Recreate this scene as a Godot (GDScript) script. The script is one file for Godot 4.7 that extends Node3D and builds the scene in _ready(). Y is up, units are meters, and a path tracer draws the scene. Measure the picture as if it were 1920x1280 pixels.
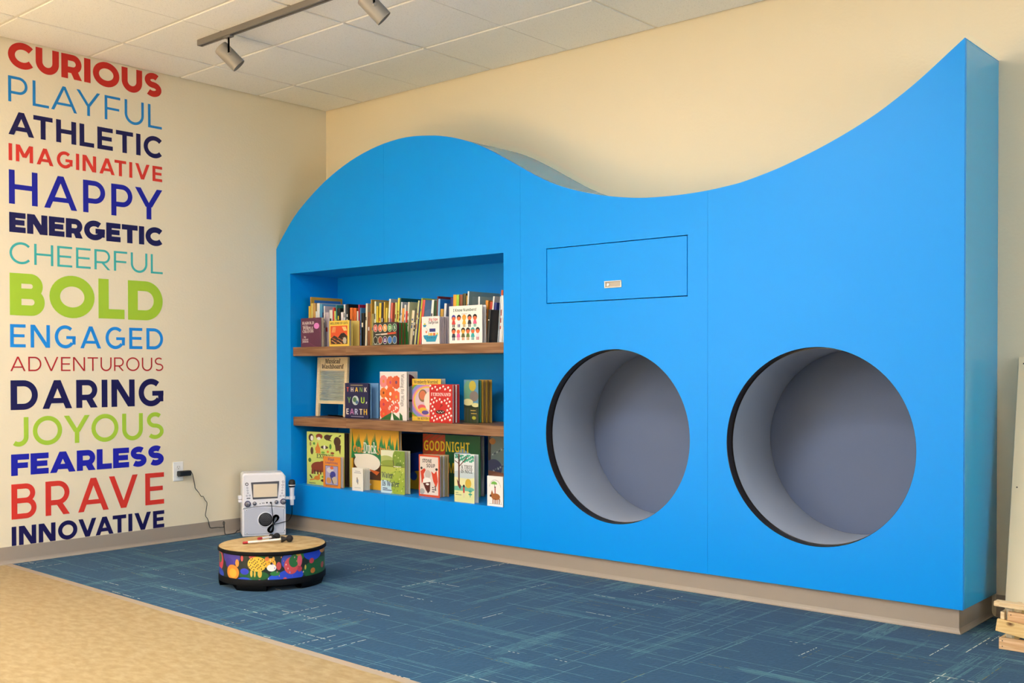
extends Node3D
# A cream playroom corner: a blue wave-topped wall unit with a book alcove and two round hideaways, wall lettering, a drum and a karaoke machine.
# x runs along the back wall from the corner, z comes out of the back wall, y is up; metres.

const H := 2.9823          # ceiling
const D := 0.4484          # front face of the blue unit
const XR := 4.6208         # right end of the blue unit
const ROOM := Vector3(9.2, 2.9823, 9.3)
const TX0 := 0.4049        # first ceiling grid line along z
const TZ0 := 0.6022        # first ceiling grid line along x
const SHELF1 := 1.256
const SHELF2 := 0.777
const SILL := 0.3145
const PANELS := 4.3        # ceiling light panels
const PANEL_TINT := Color(0.93, 0.96, 1.0)
const WINDOW := 10.0       # daylight through the window
const LIT: Array[Vector2i] = [Vector2i(3, 3), Vector2i(2, 5), Vector2i(2, 7), Vector2i(2, 10), Vector2i(4, 12), Vector2i(6, 12)]
const SUN := 84.0
const ADDED_WINDOW := 8.0  # right-hand window, added to brighten the unit's side panel
const DAYLIGHT := Color(0.88, 0.95, 1.0)

var mats := {}
var names := {}
var tex_cache := {}
var tile_meshes := {}


# ---------------------------------------------------------------- mesh builder
class MB:
	var v := PackedVector3Array()
	var n := PackedVector3Array()
	var u := PackedVector2Array()
	var t := Transform3D()

	func tri(a: Vector3, b: Vector3, c: Vector3, na: Vector3, nb: Vector3, nc: Vector3, ua := Vector2(), ub := Vector2(), uc := Vector2()) -> void:
		v.append(t * a); v.append(t * c); v.append(t * b)
		n.append((t.basis * na).normalized()); n.append((t.basis * nc).normalized()); n.append((t.basis * nb).normalized())
		u.append(ua); u.append(uc); u.append(ub)

	func flat(a: Vector3, b: Vector3, c: Vector3, ua := Vector2(), ub := Vector2(), uc := Vector2()) -> void:
		var m := (b - a).cross(c - a)
		if m.length() < 1e-12:
			return
		m = m.normalized()
		tri(a, b, c, m, m, m, ua, ub, uc)

	# corners counter-clockwise as seen from outside; uv runs from d (0,0) to b (1,1)
	func quad(a: Vector3, b: Vector3, c: Vector3, d: Vector3) -> void:
		flat(a, b, c, Vector2(0, 1), Vector2(1, 1), Vector2(1, 0))
		flat(a, c, d, Vector2(0, 1), Vector2(1, 0), Vector2(0, 0))

	func squad(a: Vector3, b: Vector3, c: Vector3, d: Vector3, na: Vector3, nb: Vector3, nc: Vector3, nd: Vector3, ua: Vector2, ub: Vector2, uc: Vector2, ud: Vector2) -> void:
		tri(a, b, c, na, nb, nc, ua, ub, uc)
		tri(a, c, d, na, nc, nd, ua, uc, ud)

	# a box with chamfered edges
	func box(lo: Vector3, hi: Vector3, ch := 0.0) -> void:
		var s := hi - lo
		var k: float = min(ch, 0.45 * min(s.x, min(s.y, s.z)))
		var X := [lo.x, lo.x + k, hi.x - k, hi.x]
		var Y := [lo.y, lo.y + k, hi.y - k, hi.y]
		var Z := [lo.z, lo.z + k, hi.z - k, hi.z]
		quad(Vector3(X[1], Y[1], Z[3]), Vector3(X[2], Y[1], Z[3]), Vector3(X[2], Y[2], Z[3]), Vector3(X[1], Y[2], Z[3]))
		quad(Vector3(X[2], Y[1], Z[0]), Vector3(X[1], Y[1], Z[0]), Vector3(X[1], Y[2], Z[0]), Vector3(X[2], Y[2], Z[0]))
		quad(Vector3(X[3], Y[1], Z[2]), Vector3(X[3], Y[1], Z[1]), Vector3(X[3], Y[2], Z[1]), Vector3(X[3], Y[2], Z[2]))
		quad(Vector3(X[0], Y[1], Z[1]), Vector3(X[0], Y[1], Z[2]), Vector3(X[0], Y[2], Z[2]), Vector3(X[0], Y[2], Z[1]))
		quad(Vector3(X[1], Y[3], Z[2]), Vector3(X[2], Y[3], Z[2]), Vector3(X[2], Y[3], Z[1]), Vector3(X[1], Y[3], Z[1]))
		quad(Vector3(X[1], Y[0], Z[1]), Vector3(X[2], Y[0], Z[1]), Vector3(X[2], Y[0], Z[2]), Vector3(X[1], Y[0], Z[2]))
		if k <= 0.0:
			return
		var c := (lo + hi) * 0.5
		for a in 2:
			for b in 2:
				var xa: int = 3 * a; var xi: int = 1 + a
				var ya: int = 3 * b; var yi: int = 1 + b
				out_quad(Vector3(X[xa], Y[yi], Z[1]), Vector3(X[xa], Y[yi], Z[2]), Vector3(X[xi], Y[ya], Z[2]), Vector3(X[xi], Y[ya], Z[1]), c)
				out_quad(Vector3(X[xa], Y[1], Z[yi]), Vector3(X[xa], Y[2], Z[yi]), Vector3(X[xi], Y[2], Z[ya]), Vector3(X[xi], Y[1], Z[ya]), c)
				out_quad(Vector3(X[1], Y[xa], Z[yi]), Vector3(X[2], Y[xa], Z[yi]), Vector3(X[2], Y[xi], Z[ya]), Vector3(X[1], Y[xi], Z[ya]), c)
				for e in 2:
					var p := Vector3(X[xa], Y[yi], Z[1 + e]); var q := Vector3(X[xi], Y[ya], Z[1 + e]); var r := Vector3(X[xi], Y[yi], Z[3 * e])
					if (q - p).cross(r - p).dot((p + q + r) / 3.0 - c) > 0: flat(p, q, r)
					else: flat(p, r, q)

	func out_quad(a: Vector3, b: Vector3, c: Vector3, d: Vector3, from: Vector3) -> void:
		if (b - a).cross(c - a).dot((a + c) * 0.5 - from) > 0: quad(a, b, c, d)
		else: quad(d, c, b, a)

	# a flat outline (any winding) from z0 to z1, its front edge chamfered by ch
	func prism(poly: PackedVector2Array, z0: float, z1: float, ch := 0.0, size := 1.0) -> void:
		var p := poly
		if Geometry2D.is_polygon_clockwise(p):
			p = p.duplicate(); p.reverse()
		var f := p
		if ch > 0.0:
			var g := Geometry2D.offset_polygon(p, -ch, Geometry2D.JOIN_MITER)
			if g.size() == 1:
				f = g[0]
				if Geometry2D.is_polygon_clockwise(f): f.reverse()
			else: ch = 0.0
		var idx := Geometry2D.triangulate_polygon(f)
		for i in range(0, idx.size(), 3):
			var a := f[idx[i]]; var b := f[idx[i + 1]]; var c := f[idx[i + 2]]
			if (b - a).cross(c - a) < 0:
				var s := b; b = c; c = s
			flat(Vector3(a.x, a.y, z1), Vector3(b.x, b.y, z1), Vector3(c.x, c.y, z1), a / size, b / size, c / size)
		if ch > 0.0:
			rim(f, z1, p, z1 - ch)
		var ib := Geometry2D.triangulate_polygon(p)
		for i in range(0, ib.size(), 3):
			var a := p[ib[i]]; var b := p[ib[i + 1]]; var c := p[ib[i + 2]]
			if (b - a).cross(c - a) < 0:
				var s := b; b = c; c = s
			flat(Vector3(a.x, a.y, z0), Vector3(c.x, c.y, z0), Vector3(b.x, b.y, z0))
		for i in p.size():
			var a := p[i]; var b := p[(i + 1) % p.size()]
			quad(Vector3(a.x, a.y, z0), Vector3(b.x, b.y, z0), Vector3(b.x, b.y, z1 - ch), Vector3(a.x, a.y, z1 - ch))

	# joins two outlines lying at different depths by nearest corners (for the chamfer)
	func rim(f: PackedVector2Array, zf: float, p: PackedVector2Array, zp: float) -> void:
		for i in p.size():
			var a := p[i]; var b := p[(i + 1) % p.size()]
			var fa := f[0]; var fb := f[0]
			for q in f:
				if q.distance_squared_to(a) < fa.distance_squared_to(a): fa = q
				if q.distance_squared_to(b) < fb.distance_squared_to(b): fb = q
			flat(Vector3(a.x, a.y, zp), Vector3(b.x, b.y, zp), Vector3(fb.x, fb.y, zf))
			flat(Vector3(a.x, a.y, zp), Vector3(fb.x, fb.y, zf), Vector3(fa.x, fa.y, zf))

	# profile of (radius, height) going up the outside; turned about y
	func lathe(prof: Array, segs := 32, a0 := 0.0, a1 := TAU) -> void:
		var pn := []
		for i in prof.size() - 1:
			var d: Vector2 = prof[i + 1] - prof[i]
			pn.append(Vector2(d.y, -d.x).normalized())
		for i in prof.size() - 1:
			var p: Vector2 = prof[i]; var q: Vector2 = prof[i + 1]
			var np: Vector2 = pn[i]; var nq: Vector2 = pn[i]
			if i > 0 and pn[i - 1].dot(pn[i]) > 0.6: np = (pn[i - 1] + pn[i]).normalized()
			if i < pn.size() - 1 and pn[i + 1].dot(pn[i]) > 0.6: nq = (pn[i + 1] + pn[i]).normalized()
			for k in segs:
				var s := a0 + (a1 - a0) * k / segs; var e := a0 + (a1 - a0) * (k + 1) / segs
				var cs := Vector3(cos(s), 0, sin(s)); var ce := Vector3(cos(e), 0, sin(e))
				var us := float(k) / segs; var ue := float(k + 1) / segs
				var vp := 1.0 - float(i) / (prof.size() - 1); var vq := 1.0 - float(i + 1) / (prof.size() - 1)
				squad(cs * p.x + Vector3.UP * p.y, cs * q.x + Vector3.UP * q.y, ce * q.x + Vector3.UP * q.y, ce * p.x + Vector3.UP * p.y,
					cs * np.x + Vector3.UP * np.y, cs * nq.x + Vector3.UP * nq.y, ce * nq.x + Vector3.UP * nq.y, ce * np.x + Vector3.UP * np.y,
					Vector2(us, vp), Vector2(us, vq), Vector2(ue, vq), Vector2(ue, vp))

	func ball(c: Vector3, r: Vector3, segs := 16) -> void:
		var keep := t
		t = t * Transform3D(Basis.from_scale(r), c)
		var pr := []
		for i in segs / 2 + 1:
			var a := -PI / 2 + PI * i / (segs / 2)
			pr.append(Vector2(cos(a), sin(a)))
		lathe(pr, segs)
		t = keep

	# a closed round bar along a path
	func tube(path: Array, r: float, sides := 8) -> void:
		var up := Vector3.UP
		var rings := []
		for i in path.size():
			var d: Vector3 = (path[min(i + 1, path.size() - 1)] - path[max(i - 1, 0)]).normalized()
			if abs(d.dot(up)) > 0.95: up = Vector3.RIGHT if abs(d.x) < 0.7 else Vector3.BACK
			var a := d.cross(up).normalized()
			var b := a.cross(d).normalized()
			up = b
			var ring := []
			for k in sides:
				var w := TAU * k / sides
				ring.append([path[i] + (a * cos(w) + b * sin(w)) * r, a * cos(w) + b * sin(w)])
			rings.append(ring)
		for i in rings.size() - 1:
			for k in sides:
				var p = rings[i][k]; var q = rings[i][(k + 1) % sides]; var s = rings[i + 1][(k + 1) % sides]; var e = rings[i + 1][k]
				squad(p[0], q[0], s[0], e[0], p[1], q[1], s[1], e[1], Vector2(float(k) / sides, 0), Vector2(float(k + 1) / sides, 0), Vector2(float(k + 1) / sides, 1), Vector2(float(k) / sides, 1))
		for k in range(1, sides - 1):
			flat(rings[0][0][0], rings[0][k + 1][0], rings[0][k][0])
			flat(rings[-1][0][0], rings[-1][k][0], rings[-1][k + 1][0])

	# a strip of width w about a polyline, from z0 to z1 (strokes of letters)
	func stroke(pts: PackedVector2Array, w: float, z0: float, z1: float, closed := false) -> void:
		var L := PackedVector2Array(); var R := PackedVector2Array()
		var m := pts.size()
		for i in m:
			var d0 := (pts[i] - pts[(i - 1 + m) % m]) if (i > 0 or closed) else (pts[1] - pts[0])
			var d1 := (pts[(i + 1) % m] - pts[i]) if (i < m - 1 or closed) else d0
			d0 = d0.normalized(); d1 = d1.normalized()
			var b := (d0 + d1).normalized()
			var nn := Vector2(-b.y, b.x)
			var k: float = clamp(1.0 / max(0.3, b.dot(d1)), 1.0, 2.5)
			L.append(pts[i] + nn * w * 0.5 * k); R.append(pts[i] - nn * w * 0.5 * k)
		for i in (m if closed else m - 1):
			var j := (i + 1) % m
			var a := Vector3(R[i].x, R[i].y, z1); var b := Vector3(R[j].x, R[j].y, z1); var c := Vector3(L[j].x, L[j].y, z1); var e := Vector3(L[i].x, L[i].y, z1)
			var dz := Vector3(0, 0, z0 - z1)
			quad(a, b, c, e)
			quad(a + dz, b + dz, b, a); quad(c + dz, e + dz, e, c)
			if not closed and i == 0: quad(e + dz, a + dz, a, e)
			if not closed and i == m - 2: quad(b + dz, c + dz, c, b)

	func into(m: ArrayMesh, mat: Material) -> ArrayMesh:
		var arr := []
		arr.resize(Mesh.ARRAY_MAX)
		arr[Mesh.ARRAY_VERTEX] = v; arr[Mesh.ARRAY_NORMAL] = n; arr[Mesh.ARRAY_TEX_UV] = u
		m.add_surface_from_arrays(Mesh.PRIMITIVE_TRIANGLES, arr)
		m.surface_set_material(m.get_surface_count() - 1, mat)
		return m


# ---------------------------------------------------------------- flat print
class Art:
	var im: Image
	var w: int
	var h: int

	func _init(pw: int, ph: int, bg: Color) -> void:
		w = pw * 2; h = ph * 2
		im = Image.create(w, h, false, Image.FORMAT_RGB8)
		im.fill(bg)

	func span(y: int, x0: float, x1: float, c: Color) -> void:
		var a: int = max(0, roundi(x0)); var b: int = min(w, roundi(x1))
		if b > a and y >= 0 and y < h: im.fill_rect(Rect2i(a, y, b - a, 1), c)

	func rect(x0: float, y0: float, x1: float, y1: float, c: Color) -> Art:
		im.fill_rect(Rect2i(roundi(x0 * w / 100), roundi(y0 * h / 100), max(1, roundi((x1 - x0) * w / 100)), max(1, roundi((y1 - y0) * h / 100))), c)
		return self

	func ell(cx: float, cy: float, rx: float, ry: float, c: Color) -> Art:
		var X := cx * w / 100; var Y := cy * h / 100; var A := rx * w / 100; var B := ry * h / 100
		for y in range(int(Y - B), int(Y + B) + 1):
			var k := 1.0 - pow((y + 0.5 - Y) / B, 2)
			if k > 0: span(y, X - A * sqrt(k), X + A * sqrt(k), c)
		return self

	func poly_px(p: PackedVector2Array, c: Color) -> void:
		var lo := 1e9; var hi := -1e9
		for q in p: lo = min(lo, q.y); hi = max(hi, q.y)
		for y in range(max(0, int(lo)), min(h - 1, int(hi)) + 1):
			var yy := y + 0.5
			var xs := []
			for i in p.size():
				var a := p[i]; var b := p[(i + 1) % p.size()]
				if (a.y <= yy) != (b.y <= yy): xs.append(a.x + (b.x - a.x) * (yy - a.y) / (b.y - a.y))
			xs.sort()
			for i in range(0, xs.size() - 1, 2): span(y, xs[i], xs[i + 1], c)

	func poly(p: Array, c: Color) -> Art:
		var q := PackedVector2Array()
		for i in range(0, p.size(), 2): q.append(Vector2(p[i] * w / 100.0, p[i + 1] * h / 100.0))
		poly_px(q, c)
		return self

	# a line of width t (in percent of the picture's width)
	func line(x0: float, y0: float, x1: float, y1: float, t: float, c: Color) -> Art:
		var a := Vector2(x0 * w / 100, y0 * h / 100); var b := Vector2(x1 * w / 100, y1 * h / 100)
		var d := (b - a).normalized() * t * w / 200.0
		var o := Vector2(-d.y, d.x)
		poly_px(PackedVector2Array([a + o, b + o, b - o, a - o]), c)
		return self

	func ring(cx: float, cy: float, rx: float, ry: float, t: float, c: Color) -> Art:
		for i in 48:
			var p := TAU * i / 48; var q := TAU * (i + 1.2) / 48
			line(cx + rx * cos(p), cy + ry * sin(p), cx + rx * cos(q), cy + ry * sin(q), t, c)
		return self

	# lettering centred at (cx, cy), ch percent of the height tall, at most mw percent of the width wide; turned: reads downwards
	func text(s: String, cx: float, cy: float, ch: float, mw: float, c: Color, serif := false, bold := true, turned := false) -> Art:
		var f := SystemFont.new()
		f.font_names = PackedStringArray(["Droid Serif" if serif else "Droid Sans"])
		f.font_weight = 700 if bold else 400
		var tm := TextMesh.new()
		tm.text = s; tm.font = f; tm.font_size = 48; tm.pixel_size = 1.0; tm.depth = 0.0; tm.curve_step = 3.0
		var arr := tm.get_mesh_arrays()
		var vs: PackedVector3Array = arr[Mesh.ARRAY_VERTEX]
		var idx: PackedInt32Array = arr[Mesh.ARRAY_INDEX] if arr[Mesh.ARRAY_INDEX] != null else PackedInt32Array(range(vs.size()))
		if vs.is_empty(): return self
		var lo := vs[0]; var hi := vs[0]
		for p in vs: lo = lo.min(p); hi = hi.max(p)
		var across: float = (h if turned else w) * mw / 100.0
		var sy: float = (w if turned else h) * ch / 100.0 / 36.0
		var sx: float = min(sy * 1.0, across / max(1.0, hi.x - lo.x))
		var mid := (lo + hi) * 0.5
		for i in range(0, idx.size(), 3):
			var t := PackedVector2Array()
			for k in 3:
				var p := vs[idx[i + k]] - mid
				var q := Vector2(p.x * sx, -p.y * sy)
				if turned: q = Vector2(-q.y, q.x)
				t.append(q + Vector2(cx * w / 100, cy * h / 100))
			poly_px(t, c)
		return self

	func tex() -> ImageTexture:
		im.resize(w / 2, h / 2, Image.INTERPOLATE_LANCZOS)
		return ImageTexture.create_from_image(im)


func col(s: String) -> Color:
	return Color.html(s)


# ---------------------------------------------------------------- nodes
func numbered(called: String) -> String:
	var k: int = names.get(called, 0)
	names[called] = k + 1
	return called if k == 0 else "%s_%03d" % [called, k]


func mat(c: String, rough := 0.6, metal := 0.0, spec := 0.5) -> StandardMaterial3D:
	var key := "%s|%s|%s|%s" % [c, rough, metal, spec]
	if not mats.has(key):
		var m := StandardMaterial3D.new()
		m.resource_name = "paint_" + c
		m.albedo_color = col(c); m.roughness = rough; m.metallic = metal; m.metallic_specular = spec
		mats[key] = m
	return mats[key]


func tmat(tex: Texture2D, rough := 0.55, spec := 0.5) -> StandardMaterial3D:
	var m := StandardMaterial3D.new()
	m.albedo_texture = tex; m.roughness = rough; m.metallic_specular = spec
	return m


func obj(called: String, mb: MB, m: Material, parent: Node3D = self) -> MeshInstance3D:
	return node(called, mb.into(ArrayMesh.new(), m), parent)


func node(called: String, mesh: Mesh, parent: Node3D = self) -> MeshInstance3D:
	var o := MeshInstance3D.new()
	o.name = numbered(called) if parent == self else called
	o.mesh = mesh
	parent.add_child(o, true)
	return o


func thing(called: String, label: String, category: String, at := Vector3.ZERO, turn := 0.0, group := "") -> Node3D:
	var o := Node3D.new()
	o.name = numbered(called)
	add_child(o)
	o.position = at; o.rotation.y = turn
	return tag(o, label, category, group)


func tag(o: Node3D, label: String, category: String, group := "") -> Node3D:
	o.set_meta("label", label); o.set_meta("category", category)
	if group: o.set_meta("group", group)
	return o


func structure(o: Node3D, label: String) -> Node3D:
	o.set_meta("kind", "structure"); o.set_meta("label", label)
	return o


func shell(called: String, label: String) -> Node3D:
	var o := Node3D.new()
	o.name = called
	add_child(o)
	return structure(o, label)


# ---------------------------------------------------------------- scene
func _ready() -> void:
	var cam := Camera3D.new()
	cam.name = "camera"
	cam.projection = Camera3D.PROJECTION_FRUSTUM
	cam.near = 0.05; cam.far = 60.0
	cam.size = 0.05 * 1280.0 / 1992.45                                     # focal length 1992 px of 1920x1280
	cam.frustum_offset = Vector2(0.05 * 23.87 / 1992.45, 0.05 * 79.31 / 1992.45)
	cam.position = Vector3(6.0816, 1.1001, 4.9869)
	cam.rotation = Vector3(-0.0134, 0.7234, -0.0019)
	add_child(cam)
	cam.current = true

	var env := Environment.new()
	env.background_mode = Environment.BG_COLOR
	env.background_color = Color(0.75, 0.85, 0.95)
	env.tonemap_mode = Environment.TONE_MAPPER_LINEAR
	env.tonemap_exposure = 1.10
	env.sdfgi_enabled = true; env.ssao_enabled = true; env.ssil_enabled = true
	var we := WorldEnvironment.new()
	we.name = "environment"
	we.environment = env
	add_child(we)

	for c in LIT: ceiling_light(TX0 + 0.6096 * (2 * c.x - 1), TZ0 + 0.6096 * (c.y + 0.5), PANELS)
	var sun := DirectionalLight3D.new()                                    # falls through the window onto the vinyl beside and behind the camera
	sun.name = "sun"
	sun.light_energy = SUN; sun.light_color = Color(0.98, 0.98, 1.0); sun.light_angular_distance = 0.6; sun.shadow_enabled = true
	sun.rotation = Vector3(deg_to_rad(-46), deg_to_rad(-72), 0)
	add_child(sun)

	build_room()
	build_unit()
	build_words()
	build_top_row()
	build_front_books()
	build_shelf_things()
	build_outlet()
	build_karaoke()
	build_drum()
	build_track()
	build_crates()


func ceiling_light(x: float, z: float, power: float) -> void:
	var o := thing("ceiling_light", "white recessed ceiling light panel set into the tile grid", "ceiling light", Vector3(x, H, z), 0.0, "recessed ceiling lights")
	var f := MB.new()
	for s in [-1, 1]:
		f.box(Vector3(-0.6, -0.006, s * 0.285 - 0.015), Vector3(0.6, 0.05, s * 0.285 + 0.015), 0.002)
		f.box(Vector3(s * 0.585 - 0.015, -0.006, -0.27), Vector3(s * 0.585 + 0.015, 0.05, 0.27), 0.002)
	obj("frame", f, mat("f2f2ee", 0.5), o)
	var g := StandardMaterial3D.new()
	g.albedo_color = Color(0.9, 0.9, 0.88); g.emission_enabled = true; g.emission = Color(1.0, 0.99, 0.97); g.emission_energy_multiplier = 1.6
	var d := MB.new()
	d.box(Vector3(-0.57, 0.0, -0.27), Vector3(0.57, 0.02, 0.27))
	obj("diffuser", d, g, o)
	var l := AreaLight3D.new()
	l.name = "panel_glow"
	l.area_size = Vector2(1.12, 0.52)
	l.light_energy = power
	l.light_color = PANEL_TINT
	l.area_range = 20.0
	l.shadow_enabled = true
	o.add_child(l)
	l.position = Vector3(0, -0.012, 0)
	l.rotation.x = -PI / 2


# ---------------------------------------------------------------- room
func build_room() -> void:
	var paint := mat("e8dbbf", 0.75, 0.0, 0.3)
	var fine := FastNoiseLite.new()
	fine.seed = 4; fine.frequency = 0.06; fine.fractal_octaves = 3
	var nt := NoiseTexture2D.new()
	nt.width = 256; nt.height = 256; nt.seamless = true; nt.noise = fine
	paint.heightmap_enabled = true; paint.heightmap_texture = nt; paint.heightmap_scale = 0.04
	paint.uv1_triplanar = true; paint.uv1_world_triplanar = true; paint.uv1_scale = Vector3(3, 3, 3)

	for w in [["wall_back", Vector3(0, -0.1, -0.15), Vector3(ROOM.x, H + 0.1, 0), "cream painted wall behind the blue wall unit"],
			["wall_front", Vector3(0, -0.1, ROOM.z), Vector3(ROOM.x, H + 0.1, ROOM.z + 0.15), "cream painted wall facing the blue wall unit"]]:
		var mb := MB.new()
		mb.box(w[1], w[2])
		structure(obj(w[0], mb, paint), w[3])

	window_wall("wall_right", "cream painted wall with an added window, opposite the lettered wall", "added_window_2", paint, Transform3D(Basis(Vector3.UP, -PI / 2), Vector3(ROOM.x, 0, 0)), ROOM.z, 0.9, 3.7, ADDED_WINDOW)  # its window is added to light the blue unit's right end
	# the lettered wall has a wide window farther along, behind the camera, that lets the daylight in
	window_wall("wall_left", "cream painted wall carrying the coloured words", "window_1", paint, Transform3D(Basis(Vector3.UP, PI / 2), Vector3(0, 0, ROOM.z)), ROOM.z, 0.4, 3.8, WINDOW)

	# floor: cream sheet vinyl with a dark blue carpet let into it
	var fl := shell("floor", "floor of cream vinyl and dark blue streaked carpet")
	var vb := MB.new()
	vb.box(Vector3(0, -0.1, 0), Vector3(ROOM.x, -0.004, ROOM.z))
	obj("subfloor", vb, mat("8a8378", 0.9), fl)
	var edge := PackedVector2Array([Vector2(0, -2.316), Vector2(ROOM.x, -2.53)])
	vb = MB.new()
	vb.t = Transform3D(Basis(Vector3.RIGHT, -PI / 2), Vector3.ZERO)
	vb.prism(PackedVector2Array([edge[0], Vector2(0, -ROOM.z), Vector2(ROOM.x, -ROOM.z), edge[1]]), -0.004, 0.0, 0.0, 1.0)
	obj("vinyl", vb, vinyl_material(), fl)
	vb = MB.new()
	vb.t = Transform3D(Basis(Vector3.RIGHT, -PI / 2), Vector3.ZERO)
	vb.prism(PackedVector2Array([Vector2(0, 0), edge[0] + Vector2(0, 0.002), edge[1] + Vector2(0, 0.002), Vector2(ROOM.x, 0)]), -0.004, 0.0, 0.0, 2.6)
	obj("carpet", vb, carpet_material(), fl)

	# beige reducer strip where the two meet
	var st := MB.new()
	var dir := Vector3(ROOM.x, 0, 0.214).normalized()
	st.t = Transform3D(Basis(dir, Vector3.UP, dir.cross(Vector3.UP)), Vector3(0, 0, 2.316))
	var L := Vector2(ROOM.x, 0.214).length()
	st.quad(Vector3(0, 0.0035, 0.005), Vector3(L, 0.0035, 0.005), Vector3(L, 0.0045, -0.004), Vector3(0, 0.0045, -0.004))
	st.quad(Vector3(0, 0.0004, 0.027), Vector3(L, 0.0004, 0.027), Vector3(L, 0.0035, 0.005), Vector3(0, 0.0035, 0.005))
	st.quad(Vector3(0, 0.0045, -0.004), Vector3(L, 0.0045, -0.004), Vector3(L, -0.002, -0.005), Vector3(0, -0.002, -0.005))
	st.quad(Vector3(0, -0.003, 0.027), Vector3(L, -0.003, 0.027), Vector3(L, 0.0004, 0.027), Vector3(0, 0.0004, 0.027))
	structure(obj("trim_1", st, mat("9c8a76", 0.5)), "beige rubber edge strip between the cream vinyl and the blue carpet")

	# ceiling: slab, grid and lay-in tiles, each 4 x 2 ft with a scored middle line
	var ce := shell("ceiling", "white suspended ceiling of scored lay-in tiles")
	vb = MB.new()
	vb.box(Vector3(0, H + 0.05, 0), Vector3(ROOM.x, H + 0.2, ROOM.z))
	obj("slab", vb, mat("c8c4bc", 0.9), ce)
	var grid := mat("e6e0d4", 0.5)
	var xs := [0.0]; var zs := [0.0]
	for k in 9:
		if TX0 + 1.2192 * k < ROOM.x: xs.append(TX0 + 1.2192 * k)
	for k in 16:
		if TZ0 + 0.6096 * k < ROOM.z: zs.append(TZ0 + 0.6096 * k)
	xs.append(ROOM.x); zs.append(ROOM.z)
	for i in range(1, zs.size() - 1):
		vb = MB.new()
		vb.box(Vector3(0, H, zs[i] - 0.0075), Vector3(ROOM.x, H + 0.03, zs[i] + 0.0075), 0.001)
		obj("grid_runner", vb, grid, ce)
	for i in range(1, xs.size() - 1):
		for j in zs.size() - 1:
			vb = MB.new()
			vb.box(Vector3(xs[i] - 0.0075, H, zs[j] + 0.0075), Vector3(xs[i] + 0.0075, H + 0.03, zs[j + 1] - 0.0075), 0.001)
			obj("grid_cross_bar", vb, grid, ce)
	var tm := ceiling_tile_material()
	for i in xs.size() - 1:
		for j in zs.size() - 1:
			if Vector2i(i, j - 1) in LIT: continue                 # the light panels hang there
			var size := Vector2(xs[i + 1] - xs[i], zs[j + 1] - zs[j])
			var key := "%.3f %.3f" % [size.x, size.y]
			if not tile_meshes.has(key): tile_meshes[key] = tile_mesh(size, tm)
			var o := node("ceiling_tile", tile_meshes[key], ce)
			o.position = Vector3((xs[i] + xs[i + 1]) * 0.5, H, (zs[j] + zs[j + 1]) * 0.5)

	# rubber cove base along the free stretches of wall
	var cove := mat("a09284", 0.45)
	var bl := MB.new()
	cove_run(bl, Vector3(0, 0, ROOM.z), Vector3(0, 0, D), Vector3.RIGHT, 0.0985)
	structure(obj("baseboard_left", bl, cove), "taupe rubber cove base below the coloured words")
	bl = MB.new()
	cove_run(bl, Vector3(XR, 0, 0), Vector3(ROOM.x, 0, 0), Vector3.BACK, 0.0985)
	structure(obj("baseboard_back", bl, cove), "taupe rubber cove base right of the blue unit")


# a wall along its local x (room side at local +z) with one framed window from x0 to x1
func window_wall(called: String, label: String, win: String, paint: Material, at: Transform3D, length: float, x0: float, x1: float, power: float) -> void:
	var y0 := 0.95; var y1 := 2.55
	var mb := MB.new()
	mb.t = at
	mb.box(Vector3(-0.15, -0.1, -0.15), Vector3(x0, H + 0.1, 0)); mb.box(Vector3(x1, -0.1, -0.15), Vector3(length + 0.15, H + 0.1, 0))
	mb.box(Vector3(x0, -0.1, -0.15), Vector3(x1, y0, 0)); mb.box(Vector3(x0, y1, -0.15), Vector3(x1, H + 0.1, 0))
	structure(obj(called, mb, paint), label)
	var o := shell(win, "unseen wide white-framed window in the " + called.replace("_", " "))
	o.transform = at
	var n := 4
	var fr := mat("efefec", 0.4)
	mb = MB.new()
	for k in n + 1:
		var x := lerpf(x0 + 0.025, x1 - 0.025, float(k) / n)
		mb.box(Vector3(x - 0.025, y0, -0.11), Vector3(x + 0.025, y1, -0.04), 0.004)
	for y in [y0 + 0.025, y1 - 0.025]: mb.box(Vector3(x0, y - 0.025, -0.10), Vector3(x1, y + 0.025, -0.05), 0.004)
	obj("frame", mb, fr, o)
	mb = MB.new()
	mb.box(Vector3(x0 - 0.04, y0 - 0.03, -0.04), Vector3(x1 + 0.04, y0, 0.06), 0.006)
	obj("sill", mb, fr, o)
	var glass := StandardMaterial3D.new()
	glass.albedo_color = Color(0.95, 0.97, 1.0, 0.06); glass.roughness = 0.02; glass.transparency = BaseMaterial3D.TRANSPARENCY_ALPHA
	for k in n:
		mb = MB.new()
		mb.box(Vector3(lerpf(x0 + 0.025, x1 - 0.025, float(k) / n) + 0.02, y0 + 0.04, -0.078), Vector3(lerpf(x0 + 0.025, x1 - 0.025, float(k + 1) / n) - 0.02, y1 - 0.04, -0.072))
		obj("pane", mb, glass, o)
	var l := AreaLight3D.new()
	l.name = "daylight"
	l.area_size = Vector2(x1 - x0 - 0.1, y1 - y0 - 0.1)
	l.light_energy = power; l.light_color = DAYLIGHT; l.area_range = 25.0; l.shadow_enabled = true
	o.add_child(l)
	l.position = Vector3((x0 + x1) * 0.5, (y0 + y1) * 0.5, -0.03)
	l.rotation.y = PI                                                        # shines along the local +z, into the room


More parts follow.
